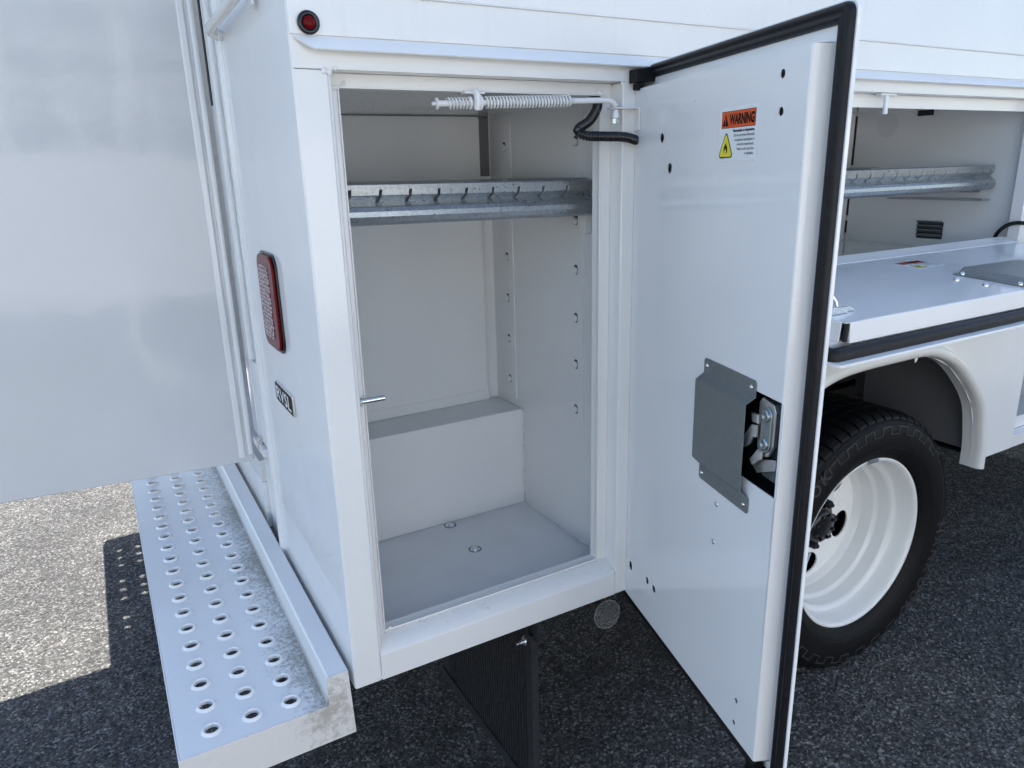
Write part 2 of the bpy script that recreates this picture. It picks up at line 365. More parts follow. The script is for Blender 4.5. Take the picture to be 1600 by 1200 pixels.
# ------------------------------------------------------------------ ground
def make_ground():
    import numpy as np
    # fine relief patch where the camera looks, coarse sheet all round it
    x0, x1, y0, y1 = -2.6, 3.6, -1.1, 4.4
    bm = MB()
    o = bpy.data.objects.new('asphalt', bpy.data.meshes.new('asphalt')); COL.objects.link(o)
    me = o.data; R = 400.0
    step = 0.0036
    nx = int((x1 - x0) / step); ny = int((y1 - y0) / step)
    rng = np.random.default_rng(3)
    # stones: cellular height field
    g = 0.0069
    cx = int((x1 - x0) / g) + 3; cy = int((y1 - y0) / g) + 3
    jx = (rng.random((cy, cx)) * 0.9 + 0.05); jy = (rng.random((cy, cx)) * 0.9 + 0.05); hh = rng.random((cy, cx))
    X, Y = np.meshgrid(np.linspace(x0, x1, nx + 1), np.linspace(y0, y1, ny + 1))
    X += (rng.random(X.shape) - .5) * step * .5; Y += (rng.random(Y.shape) - .5) * step * .5
    X[:, 0] = x0; X[:, -1] = x1; Y[0] = y0; Y[-1] = y1
    u = (X - x0) / g + 1; v = (Y - y0) / g + 1
    iu = np.floor(u).astype(int).clip(1, cx - 2); iv = np.floor(v).astype(int).clip(1, cy - 2)
    best = np.full(X.shape, 9.0); bh = np.zeros(X.shape)
    for dy in (-1, 0, 1):
        for dx in (-1, 0, 1):
            d = np.hypot(u - (iu + dx) - jx[iv + dy, iu + dx], v - (iv + dy) - jy[iv + dy, iu + dx])
            k = d < best; best = np.where(k, d, best); bh = np.where(k, hh[iv + dy, iu + dx], bh)
    Z = (bh * 0.0040 + 0.0010) * (1 - (best / 0.85) ** 2).clip(0, 1) ** 0.6 - 0.005
    Z[0] = Z[-1] = -0.005; Z[:, 0] = Z[:, -1] = -0.005
    co = np.stack([X, Y, Z], -1).reshape(-1, 3)
    idx = np.arange((nx + 1) * (ny + 1)).reshape(ny + 1, nx + 1)
    q = np.stack([idx[:-1, :-1], idx[:-1, 1:], idx[1:, 1:], idx[1:, :-1]], -1).reshape(-1, 4)
    n0 = len(co)
    far = [(-R, -R), (R, -R), (R, R), (-R, R)]; near = [(x0, y0), (x1, y0), (x1, y1), (x0, y1)]
    ext = np.array([(a, b, -0.005) for a, b in far + near])
    q2 = np.array([(n0 + i, n0 + (i + 1) % 4, n0 + 4 + (i + 1) % 4, n0 + 4 + i) for i in range(4)])
    co = np.concatenate([co, ext]); q = np.concatenate([q, q2])
    me.vertices.add(len(co)); me.vertices.foreach_set('co', co.ravel())
    me.loops.add(q.size); me.loops.foreach_set('vertex_index', q.ravel())
    me.polygons.add(len(q)); me.polygons.foreach_set('loop_start', np.arange(len(q)) * 4)
    me.update(calc_edges=True); me.validate()
    me.materials.append(M['asphalt'])
    o['kind'] = 'structure'
make_ground()

# ------------------------------------------------------------------ the truck
truck = empty('service_truck', (1.5, 1.18, 0), label='white enclosed service truck with its rear and side compartment doors standing open', category='truck')
def under(name, loc=(0, 0, 0)):
    """an Empty part of the truck; loc is in world space"""
    o = empty(name, (0, 0, 0)); o.parent = truck; return o
truck.location = (0, 0, 0)
ZB = -0.030; ZT = 1.0235; ZSEAM = 1.127; HT = 2.26; WID = 2.60; LEN = 5.4

# upper box ---------------------------------------------------------
b = MB(); b.box(-0.009, LEN, -0.004, 0.016, ZSEAM, HT, 'streaked'); b.build('upper_side_wall', truck, 0.003)
b = MB(); b.box(-0.009, LEN, WID - 0.016, WID, ZB, HT, 'paint'); b.build('far_side_wall', truck, 0.003)
b = MB(); b.box(-0.009, LEN, 0.016, WID - 0.016, HT - 0.02, HT, 'paint'); b.build('roof', truck)
b = MB(); b.box(LEN - 0.01, LEN, 0.016, WID - 0.016, 0.0, HT - 0.02, 'paint'); b.build('front_bulkhead', truck)
b = MB(); b.box(0.0, LEN - 0.01, 0.755, 1.845, 0.10, 0.16, 'inner'); b.box(0.013, LEN - 0.01, 0.62, 0.755, 0.10, 0.16, 'inner'); b.box(0.013, LEN - 0.01, 1.845, 1.98, 0.10, 0.16, 'inner'); b.build('cargo_floor', truck)
b = MB(); b.box(0.012, LEN - 0.01, 0.60, 0.62, 0.16, HT - 0.02, 'inner'); b.build('cargo_wall', truck)
b = MB(); b.box(0.012, LEN - 0.01, 1.98, 2.0, 0.16, HT - 0.02, 'inner'); b.build('cargo_wall', truck)
b = MB(); b.box(0.0, 0.012, 1.85, WID - 0.016, ZB, HT - 0.021, 'paint'); b.build('rear_corner_panel', truck)
b = MB(); b.box(0.0, 0.012, 0.751, 1.849, 2.245, HT - 0.021, 'paint'); b.build('door_header', truck)
b = MB(); b.box(0.0, 0.012, 0.751, 1.849, ZB, 0.099, 'paint'); b.build('rear_sill', truck)
b = MB(); b.box(0.02, LEN - 0.02, 0.62, 1.98, 0.02, 0.098, 'void'); b.build('underbody_panel', truck)
for y in (0.86, 1.66):
    b = MB(); b.box(0.1, LEN, y, y + 0.08, -0.22, 0.0195, 'void'); b.build('chassis_rail', truck)
b = MB(); b.box(0.014, LEN, 2.02, WID - 0.02, ZB, -0.02, 'void'); b.build('underbody_panel', truck)
b = MB(); b.cyl((1.524, 0.3, -0.202), (1.524, 2.3, -0.202), 0.06, 'void'); b.build('rear_axle', truck)

# rear corner panel ------------------------------------------------
b = MB(); b.box(-0.0012, 0.0035, 0.0022, 0.556, ZB + 0.001, HT - 0.021, 'rear')
b.prism([(-0.001, 0.524), (-0.009, 0.530), (-0.011, 0.540), (-0.009, 0.552), (-0.001, 0.560)], ZB + 0.001, HT - 0.03, 2, 'rear', smooth=True)
b.box(0.012, 0.016, 0.56, 0.75, ZB, HT - 0.021, 'rear'); b.box(0.0, 0.012, 0.5565, 0.562, ZB, HT - 0.021, 'rear')
b.build('rear_corner_panel', truck, 0.0012)
b = MB(); b.cyl((0.0, 0.648, 0.46), (0.0, 0.648, 1.9), 0.008, 'paint'); b.box(-0.006, 0.012, 0.657, 0.692, 0.46, 1.9, 'paint'); b.box(-0.002, 0.0115, 0.6925, 0.7495, 0.25, 1.9, 'paint'); b.build('hinge_strip', truck, 0.002)
b = MB(); b.box(-0.012, 0.004, 0.60, 0.72, 0.225, 0.243, 'paint'); b.cyl((-0.006, 0.648, 0.23), (-0.006, 0.648, 0.262), 0.009, 'zinc'); b.build('hinge_bracket', truck, 0.0015)
b = MB(); b.box(-0.001, 0.0118, 0.600, 0.662, 0.25, 0.455, 'label')
b.build('sunlit_slit_strip', truck)  # white strip standing in for the sunlit slit beside the hinge
b = MB(); b.box(-0.0075, -0.0022, 0.696, 0.716, 1.03, 1.9, 'seal'); b.build('door_jamb_seal', truck, 0.002)
# open rear door
dd = Vector((-0.56, 0.052, 0)).normalized(); dn = Vector((-dd.y, dd.x, 0)) * 1.0
if dn.y > 0: dn = -dn
RD = basis((-0.012, 0.75, 0), dd, (0, 0, 1), dn)    # local x along the door, y up, +z towards viewer
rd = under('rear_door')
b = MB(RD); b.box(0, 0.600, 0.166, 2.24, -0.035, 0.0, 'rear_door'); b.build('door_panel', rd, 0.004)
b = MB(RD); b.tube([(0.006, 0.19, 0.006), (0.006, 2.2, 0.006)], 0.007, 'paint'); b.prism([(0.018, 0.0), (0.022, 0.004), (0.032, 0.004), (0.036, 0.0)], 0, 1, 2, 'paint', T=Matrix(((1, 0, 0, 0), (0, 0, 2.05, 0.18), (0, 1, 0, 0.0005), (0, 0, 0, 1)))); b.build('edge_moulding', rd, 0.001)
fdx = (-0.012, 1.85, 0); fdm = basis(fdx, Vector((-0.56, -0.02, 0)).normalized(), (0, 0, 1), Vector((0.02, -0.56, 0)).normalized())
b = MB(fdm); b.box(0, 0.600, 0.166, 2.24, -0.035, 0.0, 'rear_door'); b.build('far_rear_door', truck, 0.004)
# grab handle and marker light etc on the rear and header
b = MB(); b.tube([(-0.004, 0.50, 1.140), (-0.024, 0.492, 1.146), (-0.028, 0.47, 1.149), (-0.028, 0.20, 1.152), (-0.026, 0.18, 1.152), (-0.004, 0.172, 1.152)], 0.0095, 'frame', n=14)
b.box(-0.013, -0.0098, 0.485, 0.515, 1.132, 1.162, 'frame'); b.box(-0.013, -0.0098, 0.155, 0.19, 1.132, 1.172, 'frame'); b.build('grab_handle', truck, 0.001)

# tail lamp -----------------------------------------------------------
tl = under('tail_lamp')
def rearplate(mb, y0, y1, z0, z1, r, x_in, th, m, bev=0.0, n=4):
    me = plate_mesh(rrect(y1 - y0, z1 - z0, r, -(y0 + y1) / 2, (z0 + z1) / 2, n), (), th, bev)
    mb.mesh(me, m, T=REAR(x_in))
b = MB(); rearplate(b, 0.250, 0.394, 0.548, 0.738, 0.03, -0.0014, 0.004, 'black', 0.001, 6); b.build('grommet', tl)
b = MB(); rearplate(b, 0.255, 0.389, 0.5525, 0.7335, 0.028, -0.0054, 0.006, 'redlens', 0.0022, 6); b.build('lens', tl, 0)
b = MB(); rearplate(b, 0.292, 0.378, 0.572, 0.714, 0.012, -0.0112, 0.0016, 'led', 0.0006, 4); b.build('clear_lens', tl, 0)
# RVSL badge --------------------------------------------------------------
bd = MB(); rearplate(bd, 0.232, 0.376, 0.431, 0.473, 0.003, -0.0014, 0.005, 'chrome', 0.001)
rearplate(bd, 0.2345, 0.3735, 0.4335, 0.4705, 0.002, -0.0062, 0.0008, 'ink')
tm = text_mesh('RVSL', 0.122, 0.0275, 0.012)
bd.mesh(tm, 'label', T=basis((-0.0073, 0.365, 0.4385), (0, -1, 0), (0, 0, 1), (-1, 0, 0)))
bd.build('name_badge', truck)
# header with drip rail --------------------------------------------------
b = MB()
b.box(0.0, LEN, 0.0, 0.034, ZT, ZSEAM - 0.001, 'frame')
b.box(0.0, LEN, -0.0025, 0.0, 1.068, ZSEAM - 0.0005, 'streaked')
b.build('header_beam', truck, 0.0022)
b = MB(); b.add([(0.004, -0.0026, 1.0665), (LEN, -0.0026, 1.0665), (0.028, -0.019, 1.0485), (LEN, -0.019, 1.0485), (0.004, -0.0004, 1.0635), (LEN, -0.0004, 1.0635), (0.028, -0.0175, 1.0465), (LEN, -0.0175, 1.0465)],
  [(0, 1, 3, 2), (2, 3, 7, 6), (6, 7, 5, 4), (0, 2, 6, 4), (1, 5, 7, 3), (0, 4, 5, 1)], 'door'); b.build('drip_rail', truck)
b = MB(); b.tube([(0.0, -0.0045, ZSEAM), (LEN, -0.0045, ZSEAM)], 0.0016, 'frame', 6); b.build('seam_bead', truck)
ml = under('marker_lamp')
b = MB(); b.lathe([(0.0155, 0), (0.016, -0.004), (0.0145, -0.0065), (0.0095, -0.0065), (0.009, -0.003), (0, -0.003)], (0.0275, -0.0026, 1.083), 1, 'black', 28); b.build('grommet', ml)
b = MB(); b.lathe([(0.0092, -0.004), (0.0088, -0.0072), (0.0065, -0.0092), (0.003, -0.010), (0, -0.0102)], (0.0275, -0.0026, 1.083), 1, 'darkred', 24); b.build('lens', ml)

# compartment frames -----------------------------------------------------------
XL0, XL1, ZL0, ZL1, YL = 0.0747, 0.5626, 0.0515, 1.0015, 0.035
b = MB(); b.box(0.0, 0.0505, 0.0, 0.05, ZB, ZT - 0.0005, 'frame')               # rear post
b.prism([(0.0506, 0.002), (0.057, 0.006), (0.060, 0.030), (0.0506, 0.0375)], ZB + 0.06, ZT - 0.0008, 2, 'frame'); b.build('door_frame_post', truck, 0.003, 3)
b = MB(); b.box(0.5905, 0.6215, 0.0, 0.05, ZB, ZT - 0.0005, 'frame'); b.build('door_frame_post', truck, 0.003, 3)
b = MB(); b.box(0.6216, 0.6595, 0.032, 0.05, ZB, ZT - 0.0005, 'frame'); b.build('hinge_post', truck, 0.002)
b = MB(); b.prism([(0.0, ZB), (0.0, 0.0235), (0.003, 0.0268), (0.033, 0.0450), (0.05, 0.0450), (0.05, ZB)], 0.0508, 0.5903, 0, 'sill'); b.build('door_sill', truck, 0.0015)
b = MB()
me = plate_mesh([(0.0508, 0.0452), (0.5903, 0.0452), (0.5903, ZT), (0.0508, ZT)], [[(XL0, ZL0), (XL1, ZL0), (XL1, ZL1), (XL0, ZL1)]], 0.003)
b.mesh(me, 'frame', T=SIDE(YL + 0.003))
b.box(XL0 - 0.0025, XL0, YL - 0.004, YL + 0.02, ZL0, ZL1, 'frame'); b.box(XL1, XL1 + 0.0025, YL - 0.004, YL + 0.02, ZL0, ZL1, 'frame')
b.box(XL0 - 0.0025, XL1 + 0.0025, YL - 0.004, YL + 0.02, ZL0 - 0.0025, ZL0, 'frame'); b.box(XL0 - 0.0025, XL1 + 0.0025, YL - 0.004, YL + 0.02, ZL1, ZL1 + 0.0025, 'frame')
b.build('opening_lip', truck, 0.001)
# weld blobs at the frame corners
b = MB()
for c, n_, r in (((0.052, -0.0005, ZT - 0.001), 9, 0.006), ((0.600, 0.002, ZT - 0.004), 7, 0.005), ((0.052, 0.0, ZB + 0.01), 6, 0.004), ((0.592, 0.002, 0.026), 7, 0.005), ((0.075, 0.033, 1.006), 6, 0.005), ((0.566, 0.033, 1.006), 8, 0.005), ((0.075, 0.033, 0.047), 6, 0.004), ((0.64, 0.0, 0.6), 0, 0.004)):
    for i in range(n_):
        p = Vector(c) + Vector((random.uniform(-.010, .010), random.uniform(-.001, .002), random.uniform(-.004, .004)))
        rr = r * random.uniform(.4, .9)
        b.lathe([(0, -rr * .5), (rr * .6, -rr * .4), (rr, 0)], p, 1, 'frame', 10)
b.build('weld_beads', truck)['kind'] = 'stuff'
# rear compartment interior -----------------------------------------------------
rc = under('rear_compartment')
XI0, XI1, YB, ZF, ZC = 0.058, 0.618, 0.570, 0.012, 1.004
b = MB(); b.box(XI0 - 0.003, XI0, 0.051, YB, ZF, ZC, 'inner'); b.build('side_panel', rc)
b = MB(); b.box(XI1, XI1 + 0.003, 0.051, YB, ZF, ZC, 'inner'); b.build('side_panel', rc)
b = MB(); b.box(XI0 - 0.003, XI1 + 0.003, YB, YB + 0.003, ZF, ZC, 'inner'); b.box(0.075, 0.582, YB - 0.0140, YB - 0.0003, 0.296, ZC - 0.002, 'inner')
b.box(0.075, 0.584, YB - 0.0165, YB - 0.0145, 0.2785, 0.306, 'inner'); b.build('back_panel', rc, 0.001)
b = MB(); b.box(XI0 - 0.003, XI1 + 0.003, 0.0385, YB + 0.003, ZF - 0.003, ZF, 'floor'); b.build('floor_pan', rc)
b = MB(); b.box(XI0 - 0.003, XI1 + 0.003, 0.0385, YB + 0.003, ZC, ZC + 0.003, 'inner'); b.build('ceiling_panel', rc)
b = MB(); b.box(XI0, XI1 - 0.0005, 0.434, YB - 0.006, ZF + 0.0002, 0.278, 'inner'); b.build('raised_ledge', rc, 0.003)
b = MB(); b.box(0.586, 0.6125, YB - 0.006, YB - 0.0004, 0.862, ZC - 0.001, 'wellwall'); b.build('corner_shade_strip', rc, 0.001)  # dark grey strip paints in the dim reflection of the back corner
b = MB()
for k in range(70):
    t = random.random(); y = 0.06 + t * 0.37
    b.lathe([(0, -.0015), (.0018, -.001), (.003, 0)], (XI1 - 0.0005, y, ZF + 0.003), 0, 'inner', 6)
    b.lathe([(0, -.002), (.002, -.001), (.003, 0)], (XI1 - 0.002, 0.432, ZF + 0.26 * random.random()), 1, 'inner', 6)
b.build('weld_beads', rc)['kind'] = 'stuff'
for (x, y) in ((0.388, 0.420), (0.386, 0.277)):
    b = MB(); b.lathe([(0.0135, 0), (0.0135, 0.0015), (0.009, 0.002), (0.0085, 0.005), (0.005, 0.007), (0, 0.0075)], (x, y, ZF), 2, 'zinc', 20)
    b.lathe([(0.0155, 0.0001), (0.0155, 0.0008), (0.013, 0.0009)], (x, y, ZF), 2, 'black', 20); b.build('floor_bolt', rc)
# slotted strips for the shelf on the end wall
def strip(y0, y1, zs, z0, z1):
    b = MB(ENDW(XI1)); 
    holes = [rrect(0.017, 0.022, 0.006, (y0 + y1) / 2, z, 3) for z in zs]
    b.mesh(plate_mesh([(y0, z0), (y1, z0), (y1, z1), (y0, z1)], holes, 0.0032), 'inner')
    for z in zs:
        b.mesh(plate_mesh(rrect(0.017, 0.022, 0.006, (y0 + y1) / 2, z, 3), (), 0.0004), 'black', T=Matrix.Translation((0, 0, 0.0002)))
        b.lathe([(0.0085, 0.0), (0.0080, 0.0035), (0.0060, 0.0055), (0.0, 0.0060)], ((y0 + y1) / 2 + 0.0045, z - 0.0025, 0.0), 2, 'inner', 14)
    for z in (z0 + 0.05, (z0 + z1) / 2, z1 - 0.04): b.lathe([(0.003, 0), (0.002, 0.003), (0, 0.0035)], (y0 - 0.002, z, 0), 2, 'inner', 8)
    b.build('slotted_strip', rc, 0.0006)
strip(0.160, 0.215, [0.345, 0.452, 0.558, 0.664, 0.77, 0.93], 0.320, 0.985)
strip(0.462, 0.525, [0.347, 0.455, 0.562, 0.666, 0.77, 0.93], 0.300, 0.985)
# galvanised shelf rails ------------------------------------------------------------
PROF = [(0.030, 0.0595), (0.004, 0.0625), (0.0, 0.060), (0.001, 0.0525), (0.002, 0.0430), (0.004, 0.041), (0.012, 0.0325), (0.003, 0.0245), (-0.002, 0.0225), (-0.0065, 0.016), (-0.0075, 0.008), (-0.004, -0.001), (0.003, -0.006), (0.03, -0.006)]
def rail(x0, x1, y, z, parent, slots, name='shelf_rail', mirror=1, tilt=0.0):
    b = MB(); n = len(PROF); xs = [x0]; kinds = []
    sh = [0.0] * n
    for i in range(n):
        zz = PROF[i][1]; sh[i] = {3: 0.0, 4: -0.001, 5: -0.0015, 6: -0.005, 7: -0.001, 8: 0.0}.get(i, 0.0)
    gap = 0.0052
    for sx in slots: xs += [sx - gap / 2, sx + gap / 2]
    xs.append(x1)
    vs = []
    for j, x in enumerate(xs):
        for i, (py, pz) in enumerate(PROF):
            s_ = sh[i] if 0 < j < len(xs) - 1 else 0
            vs.append((x + s_, y + mirror * py, z + pz + tilt * (x - x0)))
    fs = []
    for j in range(len(xs) - 1):
        slot = (j % 2 == 1)
        for i in range(n - 1):
            if slot and 3 <= i <= 6: continue
            fs.append((j * n + i, j * n + i + 1, (j + 1) * n + i + 1, (j + 1) * n + i))
    b.add(vs, fs, 'rail')
    b.add([vs[(len(xs) - 1) * n + i] for i in range(n)], [], 'rail')
    o = b.build(name, parent)
    md = o.modifiers.new('thick', 'SOLIDIFY'); md.thickness = 0.0018; md.offset = 0
    b2 = o.modifiers.new('bevel', 'BEVEL'); b2.width = 0.001; b2.segments = 2; b2.limit_method = 'ANGLE'; b2.angle_limit = radians(30)
    return o
sl = [0.099 + 0.0545 * k for k in range(10)]
rail(0.060, 0.600, 0.098, 0.7985, rc, sl, tilt=-0.014)
rail(0.060, 0.598, 0.500, 0.7985, rc, sl, mirror=-1, tilt=-0.012)
for x, sg in ((0.606, 1), (0.068, -1)):
    b = MB()
    b.prism([(0.135, 0.857), (0.135, 0.80), (0.16, 0.786), (0.44, 0.786), (0.462, 0.80), (0.462, 0.857)], x, x + sg * 0.0018, 0, 'rail')
    b.prism([(0.135, 0.857), (0.462, 0.857), (0.462, 0.855), (0.135, 0.855)], x - sg * 0.022, x, 0, 'rail')
    b.prism([(0.135, 0.786), (0.462, 0.786), (0.462, 0.784), (0.135, 0.784)], x - sg * 0.012, x, 0, 'rail')
    b.build('shelf_bracket', rc, 0.0006)
b = MB(); b.prism([(0.130, 0.745), (0.150, 0.745), (0.150, 0.79), (0.128, 0.79)], 0.597, 0.6175, 0, 'inner'); b.build('shelf_hook', rc, 0.002)
# striker pin
b = MB(); b.cyl((0.050, 0.018, 0.508), (0.103, 0.018, 0.508), 0.0048, 'chrome', 16); b.cyl((0.060, 0.018, 0.508), (0.063, 0.018, 0.508), 0.008, 'zinc', 6); b.build('striker_pin', truck, 0.0006)

ANG = 0.2628
d_ = Vector((-sin(ANG), -cos(ANG), 0)); n_ = Vector((-cos(ANG), sin(ANG), 0))
DR = basis((0.6206, 0, 0), d_, (0, 0, 1), n_)      # local: x = s along the door, y = height, z = towards viewer
# door holder rod with its springs --------------------------------------------------------
dh = under('door_holder')
RP0, RP1 = Vector((0.2345, 0.030, 0.9825)), Vector((0.535, -0.001, 0.9905)); RDV = (RP1 - RP0).normalized()
def at(t): return RP0 + RDV * t
RT = Matrix.Translation(RP0) @ RDV.to_track_quat('Z', 'Y').to_matrix().to_4x4()      # local z along the rod
b = MB(); b.tube([at(-0.008), at(0.0)], 0.003, 'frame', 10)
b.tube([at(0.0), at(0.15), (0.535, -0.001, 0.9905), (0.550, -0.0035, 0.9908), (0.560, -0.005, 0.9895), (0.5668, -0.0058, 0.985), (0.5695, -0.006, 0.981)], 0.0050, 'frame', 14)
b.lathe([(0.002, -0.0015), (0.0095, -0.0015), (0.0095, 0.0015), (0.002, 0.0015)], (0, 0, 0), 2, 'frame', 20, T=RT); b.build('rod', dh)
def spring(ta, tb, turns, r, wire):
    b = MB(); n = int(turns * 14); path = []
    for i in range(n + 1):
        t = i / n; a = 2 * pi * turns * t
        path.append((r * cos(a), r * sin(a), ta + (tb - ta) * t))
    b.tube(path, wire, 'frame', 6, T=RT); b.build('spring', dh)
spring(0.018, 0.056, 6.5, 0.0083, 0.0015)
spring(0.084, 0.241, 26.5, 0.0090, 0.00165)
b = MB()
g = at(0.0665)
b.box(g.x - 0.020, g.x + 0.018, g.y - 0.004, 0.0345, g.z + 0.0135, g.z + 0.0175, 'frame'); b.tube([g + Vector((0, -0.002, 0.018)), g + Vector((0, -0.009, 0.012)), g + Vector((0, -0.012, 0.0)), g + Vector((0, -0.008, -0.010))], 0.006, 'frame', 10)
b.lathe([(0.006, 0.068), (0.0125, 0.068), (0.0125, 0.078), (0.006, 0.078)], (0, 0, 0), 2, 'frame', 20, T=RT)
b.lathe([(0.004, 0.0565), (0.0105, 0.0565), (0.0105, 0.0595), (0.004, 0.0595)], (0, 0, 0), 2, 'frame', 20, T=RT)
b.build('guide_bracket', dh, 0.001)
b = MB(); b.lathe([(0.0048, 0.241), (0.0098, 0.241), (0.0098, 0.243), (0.0058, 0.2435), (0.0058, 0.250), (0.0048, 0.2505)], (0, 0, 0), 2, 'frame', 18, T=RT)
b.build('collar', dh)
b = MB(DR)   # angle bracket carrying the rod's end, bolted on the door
b.box(-0.030, 0.022, 0.939, 0.9795, 0.0005, 0.0035, 'frame')
b.prism([(-0.012, 0.0036), (0.022, 0.0036), (0.022, 0.047), (0.014, 0.056), (-0.002, 0.056), (-0.012, 0.047)], 0.9765, 0.9795, 1, 'frame')
b.build('angle_bracket', dh, 0.0012)
q = Vector((0.570, -0.006, 0.0))
b = MB(); b.lathe([(0.0045, 0.0), (0.0068, -0.011), (0.0060, -0.014)], (q.x, q.y, 0.975), 2, 'frame', 12)
b.lathe([(0.0, 0.0), (0.0105, 0.0), (0.0105, -0.0012), (0.0, -0.0012)], (q.x, q.y, 0.9612), 2, 'zinc', 16)
b.lathe([(0.0, 0.0), (0.0066, 0.0), (0.0066, -0.0085), (0.0, -0.0085)], (q.x, q.y, 0.9600), 2, 'zinc', 6, smooth=False); b.build('bolt', dh)

def smooth_path(pts, n=10):
    out = []; P_ = [Vector(p) for p in pts]
    for i in range(len(P_) - 1):
        a, b_, c, d = P_[max(i - 1, 0)], P_[i], P_[i + 1], P_[min(i + 2, len(P_) - 1)]
        for k in range(n):
            t = k / n
            out.append(0.5 * ((2 * b_) + (c - a) * t + (2 * a - 5 * b_ + 4 * c - d) * t * t + (3 * b_ - a - 3 * c + d) * t ** 3))
    out.append(P_[-1]); return out
def corrugated(name, pts, r, parent, amp=0.0012, pitch=0.0052):
    p = smooth_path(pts, 24); L_ = [0]
    for i in range(1, len(p)): L_.append(L_[-1] + (p[i] - p[i - 1]).length)
    tot = L_[-1]; n = int(tot / pitch * 6); q = []; rs = []; j = 0
    for k in range(n + 1):
        s_ = tot * k / n
        while j < len(L_) - 2 and L_[j + 1] < s_: j += 1
        f = (s_ - L_[j]) / max(1e-9, L_[j + 1] - L_[j]); q.append(p[j].lerp(p[j + 1], f)); rs.append(r + amp * cos(2 * pi * s_ / pitch))
    b = MB(); b.tube(q, rs, 'black', 14); return b.build(name, parent)
corrugated('cable_conduit', [(0.562, 0.048, 1.003), (0.558, 0.033, 0.992), (0.548, 0.022, 0.978), (0.525, 0.010, 0.958), (0.494, 0.0, 0.943), (0.491, -0.005, 0.935), (0.508, -0.011, 0.930), (0.547, -0.015, 0.929), (0.585, -0.014, 0.928), (0.612, -0.009, 0.9235), (0.617, -0.007, 0.9215)], 0.0078, truck)

# open compartment door --------------------------------------------------------------------------
ANG = 0.2628
d_ = Vector((-sin(ANG), -cos(ANG), 0)); n_ = Vector((-cos(ANG), sin(ANG), 0))
DR = basis((0.6206, 0, 0), d_, (0, 0, 1), n_)      # local: x = s along the door, y = height, z = towards viewer
cd = under('compartment_door')
SP = 0.505
holes = [circle(0.112, 0.922, 0.0078), circle(0.145, 0.872, 0.0084), circle(0.451, 0.984, 0.0056), circle(0.453, 0.939, 0.0056),
         circle(0.0225, 0.045, 0.0085, 16, 0.0105), circle(0.106, 0.057, 0.0074), circle(0.137, 0.056, 0.008), circle(0.449, 0.036, 0.0044), circle(0.446, -0.009, 0.0044),
         circle(0.135, 0.9, 0.0012, 8), circle(0.20, 0.955, 0.0014, 8), circle(0.225, 0.972, 0.0014, 8), circle(0.195, 0.014, 0.0012, 8), circle(0.23, -0.002, 0.0012, 8)]
pocket = rrect(0.145, 0.142, 0.006, 0.438, 0.492, 3)
b = MB(DR)
b.mesh(plate_mesh([(-0.038, -0.033), (SP, -0.033), (SP, 1.011), (-0.038, 1.011)], holes + [pocket], 0.0016), 'door', T=Matrix.Translation((0, 0, -0.0016)))
b.build('inner_panel', cd)
b = MB(DR)
b.prism([(SP, 0.0), (SP + 0.0025, -0.0012), (SP + 0.006, -0.029), (SP + 0.004, -0.0293), (SP, -0.0018)], 0, 1, 2, 'frame', T=Matrix(((1, 0, 0, 0), (0, 0, 1.044, -0.033), (0, 1, 0, 0), (0, 0, 0, 1))))
b.add([(-0.038, 1.011, 0), (SP, 1.011, 0), (SP + 0.005, 1.0125, -0.029), (-0.038, 1.0125, -0.029)], [(0, 1, 2, 3)], 'door')
b.add([(-0.038, -0.033, 0), (SP, -0.033, 0), (SP + 0.005, -0.038, -0.029), (-0.038, -0.038, -0.029)], [(0, 1, 2, 3)], 'door')
b.add([(-0.038, -0.033, 0), (-0.038, 1.011, 0), (-0.042, 1.016, -0.029), (-0.042, -0.038, -0.029)], [(0, 1, 2, 3)], 'door')
b.build('panel_return', cd)
b = MB(DR); b.mesh(plate_mesh(rrect(0.6135, 1.1395, 0.015, 0.2363, 0.4852, 5), (), 0.0055, 0.001), 'door', T=Matrix.Translation((0, 0, -0.0352))); b.build('outer_skin', cd)
def ring_seal(mb, x0, x1, y0, y1, r, prof, m, T=None):
    """bulb seal swept round a rounded rectangle; prof = (inset, height)"""
    base = rrect(x1 - x0, y1 - y0, r, (x0 + x1) / 2, (y0 + y1) / 2, 6); nb = len(base)
    vs = []
    for (ins, hgt) in prof:
        rr = max(0.0005, r - ins)
        for p in rrect(x1 - x0 - 2 * ins, y1 - y0 - 2 * ins, rr, (x0 + x1) / 2, (y0 + y1) / 2, 6): vs.append((p[0], p[1], hgt))
    fs = [(i * nb + k, i * nb + (k + 1) % nb, (i + 1) * nb + (k + 1) % nb, (i + 1) * nb + k) for i in range(len(prof) - 1) for k in range(nb)]
    mb.add(vs, fs, m, True, T)
SEALP = [(0.0, 0.0), (0.0, 0.004), (0.0015, 0.0075), (0.005, 0.0095), (0.0085, 0.0085), (0.0105, 0.0060), (0.0125, 0.0075), (0.0155, 0.0095), (0.0190, 0.0085), (0.0215, 0.0045), (0.0220, 0.0)]
b = MB(DR); ring_seal(b, -0.068, 0.5405, -0.0815, 1.0520, 0.014, SEALP, 'seal', Matrix.Translation((0, 0, -0.0295))); b.build('rubber_seal', cd)
b = MB(DR); b.box(0.48, 0.50, -0.075, -0.045, -0.026, -0.004, 'black'); b.build('drain_block', cd, 0.002)
b = MB(); b.prism([(0.600, 1.020), (0.616, 1.021), (0.660, 1.024), (0.660, 1.052), (0.616, 1.0445), (0.600, 1.042)], -0.024, -0.004, 1, 'seal'); b.box(0.608, 0.622, -0.018, -0.005, 1.008, 1.0198, 'seal'); b.build('hinge_stop', cd, 0.002)
